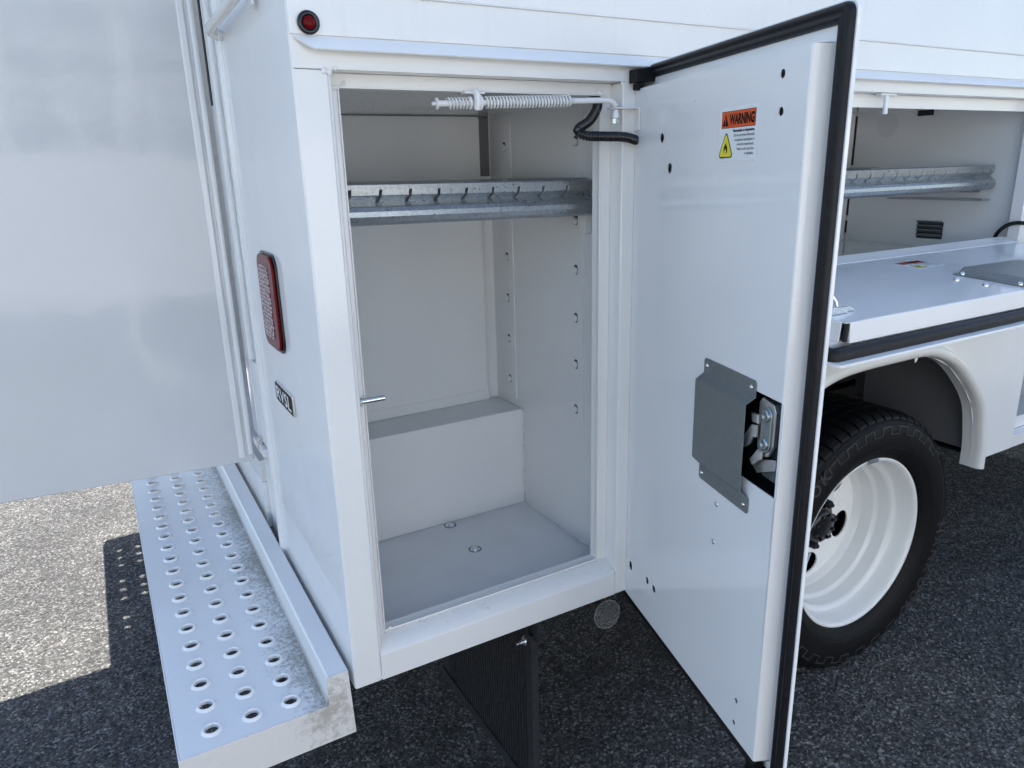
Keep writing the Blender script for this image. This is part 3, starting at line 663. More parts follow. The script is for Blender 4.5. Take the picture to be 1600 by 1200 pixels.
# latch cover plate
b = MB(DR)
def bent(x0, x1, prof, m, th=0.0014):
    vs = []; n = len(prof)
    for (xa, xb, y, h) in prof:
        vs += [(xa, y, h), (xb, y, h), (xa, y, h + th), (xb, y, h + th)]
    fs = []
    for i in range(n - 1):
        a = i * 4; c = a + 4
        fs += [(a + 2, a + 3, c + 3, c + 2), (a, c, c + 1, a + 1), (a, a + 2, c + 2, c), (a + 1, c + 1, c + 3, a + 3)]
    fs += [(0, 1, 3, 2), (4 * n - 4, 4 * n - 2, 4 * n - 1, 4 * n - 3)]
    b.add(vs, fs, m)
bent(0, 0, [(0.300, 0.441, 0.578, 0.0004), (0.296, 0.445, 0.574, 0.0004), (0.296, 0.445, 0.553, 0.0004), (0.2915, 0.440, 0.543, 0.010), (0.2895, 0.438, 0.541, 0.0115), (0.2895, 0.438, 0.405, 0.0115), (0.2915, 0.440, 0.403, 0.010), (0.296, 0.445, 0.393, 0.0004), (0.296, 0.445, 0.372, 0.0004), (0.300, 0.441, 0.368, 0.0004)], 'plate')
b.build('latch_cover', cd, 0.0006)
for (x, y) in ((0.306, 0.566), (0.433, 0.566), (0.306, 0.380), (0.433, 0.380)):
    b = MB(DR); b.lathe([(0.0038, 0.0018), (0.0036, 0.0032), (0.0018, 0.0042), (0, 0.0042)], (x, y, 0), 2, 'chrome', 14); b.build('rivet', cd)
for (x, y) in ((0.354, 0.344), (0.351, 0.274)):
    b = MB(DR); b.lathe([(0.0048, 0.0), (0.0046, 0.001), (0.003, 0.0016), (0.0024, 0.0008), (0, 0.0008)], (x, y, 0.0), 2, 'zinc', 14); b.build('rivet', cd)
# pocket and latch
b = MB(DR)
x0, x1, y0, y1, zd = 0.362, 0.5035, 0.4185, 0.5655, -0.027
b.add([(x0, y0, -0.0017), (x1, y0, -0.0017), (x1, y1, -0.0017), (x0, y1, -0.0017), (x0, y0, zd), (x1, y0, zd), (x1, y1, zd), (x0, y1, zd)], [(4, 5, 6, 7), (0, 1, 5, 4), (1, 2, 6, 5), (2, 3, 7, 6), (3, 0, 4, 7)], 'black')
b.build('latch_pocket', cd)
b = MB(DR)
def lp(pts, z, th, m, bev=0.0006): b.mesh(plate_mesh(pts, (), th, bev), m, T=Matrix.Translation((0, 0, z)))
lp([(0.452, 0.556), (0.5025, 0.556), (0.5025, 0.526), (0.494, 0.518), (0.494, 0.480), (0.5025, 0.472), (0.5025, 0.436), (0.496, 0.430), (0.446, 0.430), (0.438, 0.438), (0.446, 0.450), (0.466, 0.466), (0.468, 0.526), (0.452, 0.532)], -0.022, 0.003, 'latchdark')
lp([(0.449, 0.548), (0.456, 0.557), (0.484, 0.553), (0.490, 0.543), (0.489, 0.494), (0.478, 0.474), (0.462, 0.468), (0.450, 0.480)], -0.008, 0.005, 'latchmetal', 0.0007)
lp([(0.452, 0.552), (0.484, 0.552), (0.484, 0.490), (0.452, 0.490)], -0.019, 0.011, 'latchdark')
lp(rrect(0.023, 0.068, 0.0115, 0.472, 0.513, 6), -0.0028, 0.003, 'latchdark', 0.001)
lp([(0.458, 0.516), (0.446, 0.514), (0.433, 0.496), (0.424, 0.480), (0.431, 0.473), (0.443, 0.482), (0.450, 0.496), (0.458, 0.498)], 0.002, 0.004, 'latchmetal', 0.0006)
lp([(0.441, 0.530), (0.458, 0.532), (0.458, 0.518), (0.443, 0.517)], -0.001, 0.005, 'latchmetal', 0.001)
lp([(0.470, 0.480), (0.460, 0.480), (0.442, 0.458), (0.449, 0.451), (0.470, 0.468)], -0.001, 0.004, 'latchmetal', 0.001)
lp([(0.434, 0.448), (0.440, 0.455), (0.468, 0.466), (0.494, 0.474), (0.494, 0.458), (0.450, 0.438)], -0.012, 0.006, 'latchmetal', 0.0006)
for (x, y) in ((0.472, 0.534), (0.472, 0.492)):
    b.lathe([(0.0095, 0.0), (0.0095, 0.0020), (0.0078, 0.0036), (0.0046, 0.0038), (0.0038, 0.0022), (0, 0.0022)], (x, y, 0), 2, 'latchdark', 20)
for (x, y) in ((0.497, 0.540), (0.497, 0.455)):
    b.lathe([(0.0032, -0.0165), (0.0, -0.0165)], (x, y, 0), 2, 'black', 12)
b.build('latch', cd, 0)
# warning label
def warning_label(T, parent, w=0.100, h=0.0745):
    b = MB(T)
    b.mesh(plate_mesh(rrect(w, h, 0.003, w / 2, h / 2), (), 0.0003), 'label')
    z1, z2, z3 = 0.0005, 0.0007, 0.0009
    def flat(pts, z, m): b.add([(p[0], p[1], z) for p in pts], [tuple(range(len(pts)))], m)
    flat([(0.006, 0.0455), (w - 0.006, 0.0455), (w - 0.006, 0.0685), (0.006, 0.0685)], z1, 'ink')
    flat([(0.0067, 0.0462), (w - 0.0067, 0.0462), (w - 0.0067, 0.0678), (0.0067, 0.0678)], z2, 'orange')
    flat([(0.009, 0.0485), (0.0255, 0.0485), (0.01725, 0.0650)], z3, 'ink')
    flat([(0.0166, 0.0530), (0.0179, 0.0530), (0.0184, 0.0600), (0.0161, 0.0600)], z3 + .0002, 'orange')
    flat(circle(0.01725, 0.0511, 0.0011, 8), z3 + .0002, 'orange')
    b.mesh(text_mesh('WARNING', 0.064, 0.0150, 0.05), 'ink', T=Matrix.Translation((0.0275, 0.0495, z3)))
    def tri(cx, cy, s, r):
        out = []
        for k in range(3):
            a = pi / 2 + k * 2 * pi / 3; c = (cx + (s - r) * cos(a), cy + (s - r) * sin(a))
            for j in range(5):
                q = a - pi / 3 + j * (2 * pi / 3) / 4; out.append((c[0] + r * cos(q), c[1] + r * sin(q)))
        return out
    K = lambda pts: [((p[0] - 0.0205) * 0.95 + 0.0205, p[1]) for p in pts]
    flat(K(tri(0.0205, 0.0175, 0.0215, 0.004)), z1, 'ink'); flat(K(tri(0.0205, 0.0175, 0.0192, 0.003)), z2, 'yellow')
    fl = [(0.0, -0.006), (0.004, -0.005), (0.0058, -0.001), (0.005, 0.003), (0.0038, 0.0055), (0.0036, 0.003), (0.0022, 0.006), (0.0012, 0.0105), (-0.0008, 0.006), (-0.0018, 0.008), (-0.003, 0.004), (-0.0046, 0.005), (-0.0056, 0.0), (-0.004, -0.005)]
    b.mesh(plate_mesh([(0.0205 + p[0] * 0.9, 0.0165 + p[1]) for p in fl], (), 0.0001), 'ink', T=Matrix.Translation((0, 0, z3)))
    b.mesh(plate_mesh([(0.0205 + p[0] * 0.42, 0.0132 + p[1] * 0.5) for p in fl], (), 0.0001), 'yellow', T=Matrix.Translation((0, 0, z3 + .0003)))
    lines = [('Flammable or Explosive.', 0.055, 0.012), ('Do not carry/store flammable', 0.052, 0.0), ('or explosive liquids/gases in', 0.050, 0.0), ('unvented compartments.', 0.043, 0.0), ('Vapors could cause fires', 0.043, 0.0), ('or explosion.', 0.0235, 0.0)]
    for k, (t, wd, bo) in enumerate(lines):
        b.mesh(text_mesh(t, wd, 0.0048, 0.006 + bo * 3), 'ink', T=Matrix.Translation((w - 0.0065 - wd, 0.0385 - 0.0062 * k, z3)))
    b.mesh(text_mesh('10300421', 0.012, 0.0018, 0.02), 'greyink', T=Matrix.Translation((0.006, 0.0035, z3)))
    b.build('warning_label', parent)
warning_label(DR @ Matrix.Translation((0.304, 0.880, 0.0002)), cd)

# body side ahead of the open door -------------------------------------------------------------------
INN = [(0.985, ZB), (0.988, 0.06), (1.010, 0.16), (1.060, 0.245), (1.125, 0.305), (1.195, 0.339), (1.27, 0.358), (1.36, 0.364), (1.441, 0.365), (1.591, 0.364), (1.675, 0.350), (1.767, 0.308), (1.859, 0.232), (1.915, 0.165), (1.940, 0.095), (1.955, 0.02), (1.957, ZB)]
OUT = [(0.930, ZB), (0.932, 0.08), (0.958, 0.19), (1.010, 0.285), (1.085, 0.360), (1.180, 0.400), (1.26, 0.413), (1.36, 0.417), (1.45, 0.417), (1.595, 0.414), (1.705, 0.387), (1.815, 0.330), (1.905, 0.255), (1.958, 0.180), (1.985, 0.105), (2.000, 0.03), (2.005, ZB)]
b = MB()
outl = [(0.66, ZB), *[p for p in INN], (2.183, ZB), (2.183, 0.560), (0.66, 0.560)]
outl = [(0.66, ZB)] + INN + [(2.183, ZB), (2.183, 0.600), (0.66, 0.600)]
b.mesh(plate_mesh(outl, (), 0.003), 'paint', T=SIDE(0.003)); b.build('side_panel', truck)
for xa, xb in ((2.023, 2.183), (0.66, 0.6995)):
    b = MB(); b.box(xa, xb, 0.0003, 0.034, 0.6005, ZT - 0.0006, 'frame'); b.build('door_frame_post', truck, 0.0025)
# wheel arch flare
def resample(p, n):
    q = smooth_path([(a, 0, c) for a, c in p], 12); L_ = [0]
    for i in range(1, len(q)): L_.append(L_[-1] + (q[i] - q[i - 1]).length)
    out = []; j = 0
    for k in range(n + 1):
        s_ = L_[-1] * k / n
        while j < len(L_) - 2 and L_[j + 1] < s_: j += 1
        out.append(q[j].lerp(q[j + 1], (s_ - L_[j]) / max(1e-9, L_[j + 1] - L_[j])))
    return out
ri, ro = resample(INN, 70), resample(OUT, 70)
ri[0].z = ri[-1].z = ro[0].z = ro[-1].z = ZB - 0.012
sec = [(0.0, 0.03), (0.0, -0.012), (0.06, -0.024), (0.2, -0.032), (0.4, -0.034), (0.58, -0.028), (0.72, -0.015), (0.84, -0.006), (1.0, -0.0015), (1.0, 0.0)]
vs = []; b = MB()
for a, c in zip(ri, ro):
    for t, y in sec: p = a.lerp(c, t); vs.append((p.x, y, p.z))
q = len(sec); fs = [(i * q + k, i * q + k + 1, (i + 1) * q + k + 1, (i + 1) * q + k) for i in range(70) for k in range(q - 1)]
fs += [tuple(range(q)), tuple(range(70 * q, 71 * q))[::-1]]
b.add(vs, fs, 'flare', True); fl = b.build('wheel_arch_flare', truck)
fl.modifiers.new('e', 'EDGE_SPLIT').split_angle = radians(50)
# wheel well
b = MB(); b.box(1.985, 1.99, 0.004, 0.40, 0.0, 0.56, 'wellwall'); b.box(0.94, 0.945, 0.004, 0.72, ZB, 0.56, 'void'); b.box(0.94, 1.99, 0.036, 0.74, 0.555, 0.56, 'void'); b.box(0.94, 1.99, 0.72, 0.74, 0.1, 0.56, 'void')
b.box(1.0, 1.99, 0.40, 0.43, 0.15, 0.56, 'void')
b.build('wheel_well', truck)
b = MB(); b.prism([(1.598, 0.372), (1.618, 0.372), (1.614, 0.350), (1.606, 0.343)], 0.002, 0.006, 1, 'label'); b.build('liner_clip', truck, 0.001)

# horizontal compartment interior --------------------------------------------------------------------
hc = under('side_compartment')
X0, X1, Z0, Z1 = 0.685, 2.05, 0.605, 1.03
for xa in (X1, X0 - 0.003):
    b = MB(); b.box(xa, xa + 0.003, 0.0345, 0.585, Z0, Z1, 'inner'); b.build('end_panel', hc)
b = MB(); b.box(X0, X1 - 0.004, 0.585, 0.588, Z0, Z1, 'inner'); b.build('back_panel', hc)
for za, zb in ((0.86, 1.02), (0.69, 0.78), (0.63, 0.672)):
    b = MB(); b.prism([(X1 - 0.005, 0.5848), (X1 - 0.0004, 0.5795), (X1 - 0.0004, 0.5848)], za, zb, 2, 'void'); b.build('corner_gap', hc)
b = MB(); b.box(X0 - 0.003, X1 + 0.003, 0.036, 0.588, Z0 - 0.003, Z0, 'inner'); b.build('floor_pan', hc)
b = MB(); b.box(X0 - 0.003, X1 + 0.003, 0.0345, 0.588, Z1 - 0.001, Z1 + 0.002, 'inner'); b.build('ceiling_panel', hc)
b = MB()
me = plate_mesh([(0.70, 0.60), (2.046, 0.60), (2.046, ZT), (0.70, ZT)], [[(0.725, 0.652), (2.034, 0.652), (2.034, 0.9935), (0.725, 0.9935)]], 0.003)
b.mesh(me, 'frame', T=SIDE(0.037)); 
b.box(0.7, 2.022, 0.002, 0.034, 0.600, 0.640, 'frame'); b.prism([(0.0, 0.640), (0.034, 0.6515), (0.040, 0.6535), (0.040, 0.640)], 0.70, 2.0218, 0, 'frame')
b.prism([(2.0225, 0.004), (2.034, 0.036), (2.040, 0.036), (2.0285, 0.004)], 0.645, 1.0, 2, 'frame')
b.build('opening_lip', hc, 0.0015)
b = MB(); b.cyl((1.367, 0.012, 1.022), (1.367, 0.012, 0.978), 0.0055, 'label', 12); b.box(1.340, 1.395, 0.006, 0.020, 1.018, 1.0232, 'frame'); b.build('stop_pin', hc, 0.001)
# vent louvre on the end wall and the blanking disc
b = MB(ENDW(X1))
y0, y1, z0, z1 = 0.237, 0.321, 0.629, 0.682
b.box(y0, y1, z0, z1, 0.0003, 0.001, 'void')
for k in range(4):
    zz = z0 + 0.006 + k * 0.0135
    b.add([(y0, zz, 0.001), (y1, zz, 0.001), (y1, zz + 0.008, 0.009), (y0, zz + 0.008, 0.009), (y0, zz + 0.002, 0.001), (y1, zz + 0.002, 0.001), (y1, zz + 0.010, 0.0088), (y0, zz + 0.010, 0.0088)], [(0, 1, 2, 3), (4, 7, 6, 5), (3, 2, 6, 7), (0, 4, 5, 1), (0, 3, 7, 4), (1, 5, 6, 2)], 'plate')
b.build('vent_louvre', hc)
b = MB(ENDW(X1)); b.mesh(plate_mesh(circle(0.467, 0.984, 0.0385, 40), (), 0.0012, 0.0004), 'disc', T=Matrix.Translation((0, 0, 0.0002))); b.build('blanking_disc', hc)
b = MB(ENDW(X1)); b.box(0.315, 0.365, 1.005, 1.022, 0.0005, 0.004, 'black'); b.build('upper_vent', hc)
sl2 = [0.76 + 0.0545 * k for k in range(24)]
rail(0.69, 2.035, 0.100, 0.7905, hc, sl2, tilt=0.0)
rail(0.69, 2.035, 0.500, 0.7905, hc, sl2, mirror=-1)
b = MB(); b.prism([(0.13, 0.775), (0.13, 0.79), (0.50, 0.79), (0.50, 0.775)], 2.028, 2.030, 0, 'rail')
b.prism([(0.098, 0.752), (0.098, 0.758), (0.40, 0.758), (0.40, 0.752)], 1.99, 2.03, 0, 'rail'); b.build('shelf_bracket', hc, 0.0006)
b = MB(); b.tube(smooth_path([(2.028, 0.068, 0.625), (2.022, 0.062, 0.655), (2.016, 0.040, 0.680), (2.014, 0.012, 0.692), (2.012, -0.02, 0.692), (2.005, -0.06, 0.680), (1.99, -0.09, 0.655), (1.985, -0.095, 0.642)], 8), 0.0058, 'black', 12); b.build('cable_conduit', hc)

# folded-down door ---------------------------------------------------------------------------------------
fd = under('fold_down_door')
ez = Vector((0, -0.025, 0.36)).normalized(); ey = Vector((0, 0.36, 0.025)).normalized()
FD = basis((0, -0.010, 0.6435), (1, 0, 0), ey, ez)        # local x along truck, y towards the truck, z up
FW = -0.362
b = MB(FD)
fh = []
b.mesh(plate_mesh([(0.775, FW + 0.004), (1.998, FW + 0.004), (1.998, -0.028), (0.775, -0.028)], fh, 0.0016), 'fold', T=Matrix.Translation((0, 0, -0.0016)))
b.build('inner_panel', fd)
b = MB(FD)
b.prism([(FW + 0.004, 0.0), (FW + 0.0005, -0.0012), (FW - 0.004, -0.035), (FW + 0.004, -0.035)], 0.783, 1.998, 0, 'frame')
b.prism([(0.775, 0.0), (0.7725, -0.0012), (0.770, -0.035), (0.775, -0.035)], FW + 0.010, -0.028, 1, 'door')
b.prism([(1.998, 0.0), (2.001, -0.0012), (2.003, -0.035), (1.998, -0.035)], FW + 0.004, -0.028, 1, 'door')
b.build('panel_return', fd, 0.0012)
b = MB(FD); b.box(0.7755, 0.782, FW + 0.0005, FW + 0.006, -0.033, -0.002, 'void'); b.build('corner_notch', fd)
b = MB(FD); b.mesh(plate_mesh(rrect(2.035 - 0.722, 0.412, 0.012, (2.035 + 0.722) / 2, FW / 2 - 0.010, 5), (), 0.006, 0.0015), 'paint', T=Matrix.Translation((0, 0, -0.0625))); b.build('outer_skin', fd)
b = MB(FD); b.box(0.745, 2.012, FW + 0.012, -0.02, -0.056, -0.034, 'frame'); b.build('door_core', fd)
b = MB(FD); ring_seal(b, 0.726, 2.031, FW - 0.0205, -0.004, 0.016, [(0, 0), (0, 0.008), (0.003, 0.016), (0.009, 0.020), (0.016, 0.019), (0.022, 0.012), (0.024, 0.004), (0.024, 0)], 'seal', Matrix.Translation((0, 0, -0.0562))); b.build('rubber_seal', fd)
b = MB(FD); b.box(0.74, 2.012, -0.022, 0.004, -0.004, -0.0012, 'frame'); b.cyl((0.74, 0.004, -0.003), (2.012, 0.004, -0.003), 0.0035, 'frame', 10); b.build('hinge_leaf', fd)
# cover plate, rivets, latch, label
b = MB(FD)
tp = [(1.425, -0.185), (1.60, -0.172), (1.60, -0.325), (1.425, -0.318)]
tp = [(1.30, -0.178), (1.56, -0.120), (1.70, -0.120), (1.70, -0.325), (1.46, -0.325)]
b.box(1.405, 1.59, -0.205, -0.115, 0.0115, 0.013, 'plate')
b.add([(1.405, -0.205, 0.013), (1.59, -0.205, 0.013), (1.59, -0.305, 0.0004), (1.405, -0.305, 0.0004)], [], 'plate')
vsx = []
for (x, h) in ((1.345, 0.0006), (1.368, 0.0006), (1.378, 0.012), (1.60, 0.012)):
    for y in (-0.350, -0.200): vsx.append((x, y, h)); vsx.append((x, y, h + 0.0015))
b.v = []; b.f = []; b.m = []; b.s = []
for i in range(3):
    a = i * 4
    b.add([vsx[a + k] for k in range(8)], [(0, 2, 3, 1), (4, 5, 7, 6), (1, 3, 7, 5), (0, 4, 6, 2), (0, 1, 5, 4), (2, 6, 7, 3)], 'plate')
b.build('latch_cover', fd, 0.0005)
for (x, y) in ((1.3565, -0.214), (1.3565, -0.333), (1.291, -0.240), (1.291, -0.300)):
    b = MB(FD); b.lathe([(0.006, 0.0), (0.0058, 0.003), (0.003, 0.0055), (0, 0.006)], (x, y, 0.002 if x > 1.35 else 0), 2, 'chrome', 14); b.build('rivet', fd)
b = MB(FD); b.prism([(0.772, 0.0005), (0.838, 0.0005), (0.830, 0.006), (0.80, 0.014), (0.772, 0.012)], FW + 0.045, FW + 0.080, 1, 'zinc')
b.tube([(0.828, FW + 0.062, 0.004), (0.824, FW + 0.065, 0.018), (0.815, FW + 0.070, 0.030)], 0.0035, 'zinc', 8)
b.prism([(0.80, 0.001), (0.862, 0.001), (0.845, 0.010), (0.82, 0.010)], FW + 0.050, FW + 0.056, 1, 'zinc'); b.build('latch', fd, 0.001)
warning_label(FD @ Matrix.Translation((1.347, -0.124, 0.0002)), fd)

# front vertical compartment, door open out of view ---------------------------------------------------------
fc = under('front_compartment')
b = MB(); me = plate_mesh([(2.1835, ZB), (2.80, ZB), (2.80, ZT - 0.001), (2.1835, ZT - 0.001)], [[(2.190, 0.010), (2.66, 0.010), (2.66, 0.985), (2.190, 0.985)]], 0.004)
b.mesh(me, 'frame', T=SIDE(0.0042)); b.box(2.187, 2.190, 0.004, 0.05, 0.01, 0.985, 'frame'); b.box(2.6601, 2.6628, 0.0044, 0.0339, 0.006, 0.989, 'frame'); b.box(2.19, 2.66, 0.0044, 0.0339, 0.9851, 0.989, 'frame'); b.box(2.19, 2.66, 0.0045, 0.034, 0.006, 0.010, 'door')
b.mesh(plate_mesh([(2.1905, 0.011), (2.6595, 0.011), (2.6595, 0.984), (2.1905, 0.984)], [[(2.203, 0.052), (2.64, 0.052), (2.64, 0.96), (2.203, 0.96)]], 0.003), 'frame', T=SIDE(0.037)); b.build('door_frame', fc, 0.001)
b = MB(); b.box(2.187, 2.19, 0.05, 0.57, 0.0, 1.0, 'inner'); b.box(2.66, 2.663, 0.034, 0.57, 0.0, 1.0, 'inner'); b.build('side_panel', fc)
b = MB(); b.box(2.187, 2.663, 0.57, 0.573, 0.0, 1.0, 'inner'); b.build('back_panel', fc)
b = MB(); b.box(2.187, 2.663, 0.038, 0.573, 0.008, 0.011, 'inner'); b.build('floor_pan', fc)
b = MB(); b.box(2.187, 2.663, 0.0345, 0.573, 1.0, 1.003, 'inner'); b.build('ceiling_panel', fc)
b = MB(); b.box(2.8005, LEN - 0.011, 0.0, 0.016, ZB, ZT - 0.001, 'paint'); b.build('front_side_panel', truck, 0.002)

# underside pieces ----------------------------------------------------------------------------------------------
for xa, xb in ((0.006, 0.93), (2.0, 2.8)):
    b = MB(); b.box(xa, xb, 0.052, 0.57, ZB + 0.006, ZB + 0.012, 'void'); b.build('underbody_panel', truck)
# mud flap
mf = under('mud_flap')
b = MB(); ny = 34; ya, yb = 0.072, 0.50; th = 0.012
def zbot(y): return -0.545 + (y - 0.03) * 0.115
b.box(0.402, 0.412, 0.022, 0.56, -0.10, -0.02, 'flap')
vs = []; ys = []
prof = [(0.038, 0.0), (0.040, -0.003)]
y = 0.066
prof += [(y, -0.003)]
while y < 0.50:
    prof += [(y + 0.001, 0.0045), (y + 0.0060, 0.0045), (y + 0.0075, -0.003), (y + 0.0115, -0.003)]
    y += 0.0125
prof += [(y, -0.003), (0.558, -0.003), (0.56, 0.0)]
for (yy, h) in prof: vs += [(0.400 + h, yy, -0.055 if yy > 0.055 else -0.095), (0.400 + h, yy, zbot(yy))]
fs = [(2 * i, 2 * i + 1, 2 * i + 3, 2 * i + 2) for i in range(len(prof) - 1)]
b.add(vs, fs, 'flap')
b.prism([(0.395, 0.038), (0.412, 0.038), (0.412, 0.56), (0.4005, 0.56), (0.4005, 0.058), (0.395, 0.058)], -0.54, -0.09, 2, 'flap')
b.prism([(0.393, 0.042), (0.3999, 0.042), (0.3999, 0.55), (0.393, 0.55)], -0.52, -0.497, 2, 'flap')
b.build('rubber_sheet', mf)
b = MB(); b.lathe([(0.0, -0.012), (0.004, -0.012), (0.0045, -0.004), (0.009, -0.004), (0.009, 0.0), (0.013, 0.0005), (0.013, 0.002)], (0.3965, 0.067, -0.118), 0, 'zinc', 14)
b.cyl((0.375, 0.067, -0.118), (0.398, 0.067, -0.118), 0.0036, 'zinc', 10); b.build('bolt', mf)
# clear plastic disc under the hinge corner
nd = Vector((-0.50, -0.85, 0.16)).normalized(); ed = Vector((0.86, -0.5, 0.0)); ed = (ed - nd * ed.dot(nd)).normalized()
b = MB(basis((0.592, 0.03, -0.098), ed, nd.cross(ed), nd) @ Matrix.Rotation(radians(-25), 4, 'Z'))
b.mesh(plate_mesh(circle(0, 0, 0.027, 36, 0.036), (), 0.0012, 0.0003), 'clear')
b.add([(x, y, z) for z in (0.0013, 0.0018) for r in (1.0, 0.955) for x, y in circle(0, 0, 0.027 * r, 36, 0.036 * r)], [(k, (k + 1) % 36, 36 + (k + 1) % 36, 36 + k) for k in range(36)], 'clearedge')
b.build('clear_plastic_disc', truck)

# rear step bumper --------------------------------------------------------------------------------------------------
sb = under('rear_step_bumper')
BX0, BX1, BZ, BY0, BY1, FZ, FXB = -0.303, -0.0505, -0.0445, 0.0066, 2.593, 0.0144, -0.0095
NR = 37; hx = [-0.244, -0.176, -0.108]; hy = [0.0508 + 0.0684 * k for k in range(NR)]
b = MB()
hol = [circle(x, y, 0.0122, 18) for x in hx for y in hy]
b.mesh(plate_mesh([(BX0 + 0.003, BY0), (BX1, BY0), (BX1, BY1), (BX0 + 0.003, BY1)], hol, 0.003), 'bumper', T=Matrix.Translation((0, 0, BZ - 0.003)))
b.build('tread_plate', sb)
b = MB(); b.box(BX0, BX0 + 0.0028, BY0, BY1, BZ - 0.055, BZ - 0.0006, 'bumper'); b.build('outer_lip', sb, 0.0009)
b = MB(); b.prism([(BX1 - 0.003, BZ + 0.0002), (BX1 + 0.001, FZ - 0.003), (BX1 + 0.004, FZ), (FXB - 0.002, FZ), (FXB, FZ - 0.003), (FXB, -0.121), (FXB - 0.003, -0.121), (FXB - 0.004, FZ - 0.004), (BX1 + 0.004, FZ - 0.004), (BX1 + 0.003, BZ - 0.002), (BX1 - 0.003, BZ - 0.003)], BY0, BY1, 1, 'bumper'); b.build('back_flange', sb, 0.001)
b = MB(); b.prism([(BX0 - 0.0002, BZ), (BX1, BZ), (BX1 + 0.0005, FZ - 0.002), (BX1 + 0.004, FZ + 0.0002), (FXB - 0.001, FZ + 0.0002), (FXB + 0.003, -0.121), (BX0, -0.126)], BY0 - 0.004, BY0 - 0.0002, 1, 'cap')
b.build('end_cap', sb, 0.001)
b = MB(); b.prism([(BX0 - 0.0002, BZ), (BX1, BZ), (BX1 + 0.0005, FZ - 0.002), (BX1 + 0.004, FZ + 0.0002), (FXB - 0.001, FZ + 0.0002), (FXB + 0.003, -0.121), (BX0, -0.10)], BY1 + 0.0002, BY1 + 0.004, 1, 'cap'); b.build('end_cap', sb, 0.001)
for y in (0.9, 1.98, 2.26):
    b = MB(); b.box(BX0 + 0.01, FXB - 0.012, y, y + 0.006, BZ - 0.07, BZ - 0.0035, 'void'); b.build('support_rib', sb)
b = MB()
ringp = [(0.0116, -0.0032), (0.0116, 0.0026), (0.0124, 0.0048), (0.0140, 0.0055), (0.0156, 0.0042), (0.0170, 0.0012), (0.0182, 0.00015)]
b.lathe(ringp, (0, 0, 0), 2, 'holerim', 24)
first = b.build('grip_hole_rim', sb)
for v in first.data.vertices: v.co.z -= GZ
k = 0
for x in hx:
    for y in hy:
        if k == 0: first.location = (x, y, BZ + GZ)
        else: copy_obj(first, (x, y, BZ + GZ), sb)
        k += 1

# rear wheel ----------------------------------------------------------------------------------------------------------
wh = under('rear_wheel')
WC = (1.524, 0.05, -0.202); R0 = 0.390
def arcp(y0, y1): pass
b = MB()
TP = [(0.250, 0.020), (0.2575, 0.006), (0.262, -0.003), (0.272, -0.014), (0.292, -0.026), (0.315, -0.033), (0.350, -0.0335), (0.368, -0.030), (0.380, -0.022), (0.388, -0.010), (0.392, 0.006), (0.3945, 0.040), (0.395, 0.110), (0.3945, 0.180), (0.392, 0.210), (0.36, 0.235), (0.26, 0.225), (0.250, 0.20)]
b.lathe(TP, WC, 1, 'tyre', 120)
# concentric ribs on the sidewall
for r, y in ((0.2705, -0.0125), (0.277, -0.0165), (0.302, -0.0295), (0.3715, -0.0285)):
    b.lathe([(r - 0.0012, y + 0.001), (r, y - 0.0014), (r + 0.0012, y + 0.001)], WC, 1, 'tyre', 120)
# tread blocks: shoulder lugs and three ribs
def block(a0, a1, prof):
    vs = []; seg = 2
    for j in range(seg + 1):
        a = a0 + (a1 - a0) * j / seg
        for r, y in prof: vs.append((WC[0] + r * cos(a), WC[1] + y, WC[2] + r * sin(a)))
    q = len(prof); fs = [(i * q + k, i * q + (k + 1) % q, (i + 1) * q + (k + 1) % q, (i + 1) * q + k) for i in range(seg) for k in range(q)]
    fs += [tuple(range(q))[::-1], tuple(range(seg * q, (seg + 1) * q))]
    b.add(vs, fs, 'tyre')
NP = 66
for i in range(NP):
    a = 2 * pi * i / NP; w_ = 2 * pi / NP
    block(a, a + w_ * 0.80, [(0.3835, -0.0205), (0.3900, -0.0165), (0.3975, -0.006), (0.402, 0.006), (0.404, 0.018), (0.4045, 0.042), (0.391, 0.042), (0.388, 0.005), (0.384, -0.010), (0.381, -0.017)])
    for j, (ya, yb) in enumerate(((0.048, 0.080), (0.088, 0.125), (0.133, 0.165), (0.173, 0.205))):
        s_ = w_ * (0.4 if j % 2 else 0.0)
        block(a + s_, a + s_ + w_ * 0.84, [(0.405, ya), (0.405, yb), (0.392, yb), (0.392, ya)])
# stepped band round the upper sidewall
def lblock(a0, a1, prof):
    n0 = len(b.m); block(a0, a1, prof)
    k_ = b.mi('letter')
    for q_ in range(n0, len(b.m)): b.m[q_] = k_
for i in range(30):
    a = 2 * pi * i / 30; w_ = 2 * pi / 30
    if (i % 15) in (3, 4, 5, 6, 7, 8, 9, 10):
        z0 = -0.0352
        lblock(a, a + w_ * 0.5, [(0.3655, z0 + .003), (0.3685, z0 + .0035), (0.368, -0.026), (0.365, -0.026)])
        lblock(a + w_ * 0.5, a + w_, [(0.3440, z0), (0.3465, z0), (0.3465, -0.030), (0.3440, -0.030)])
        for f in (0.5, 1.0):
            lblock(a + w_ * f - 0.0045, a + w_ * f + 0.0045, [(0.3445, z0), (0.3680, z0 + .003), (0.3680, -0.026), (0.3445, -0.030)])
tyre = b.build('tyre', wh)
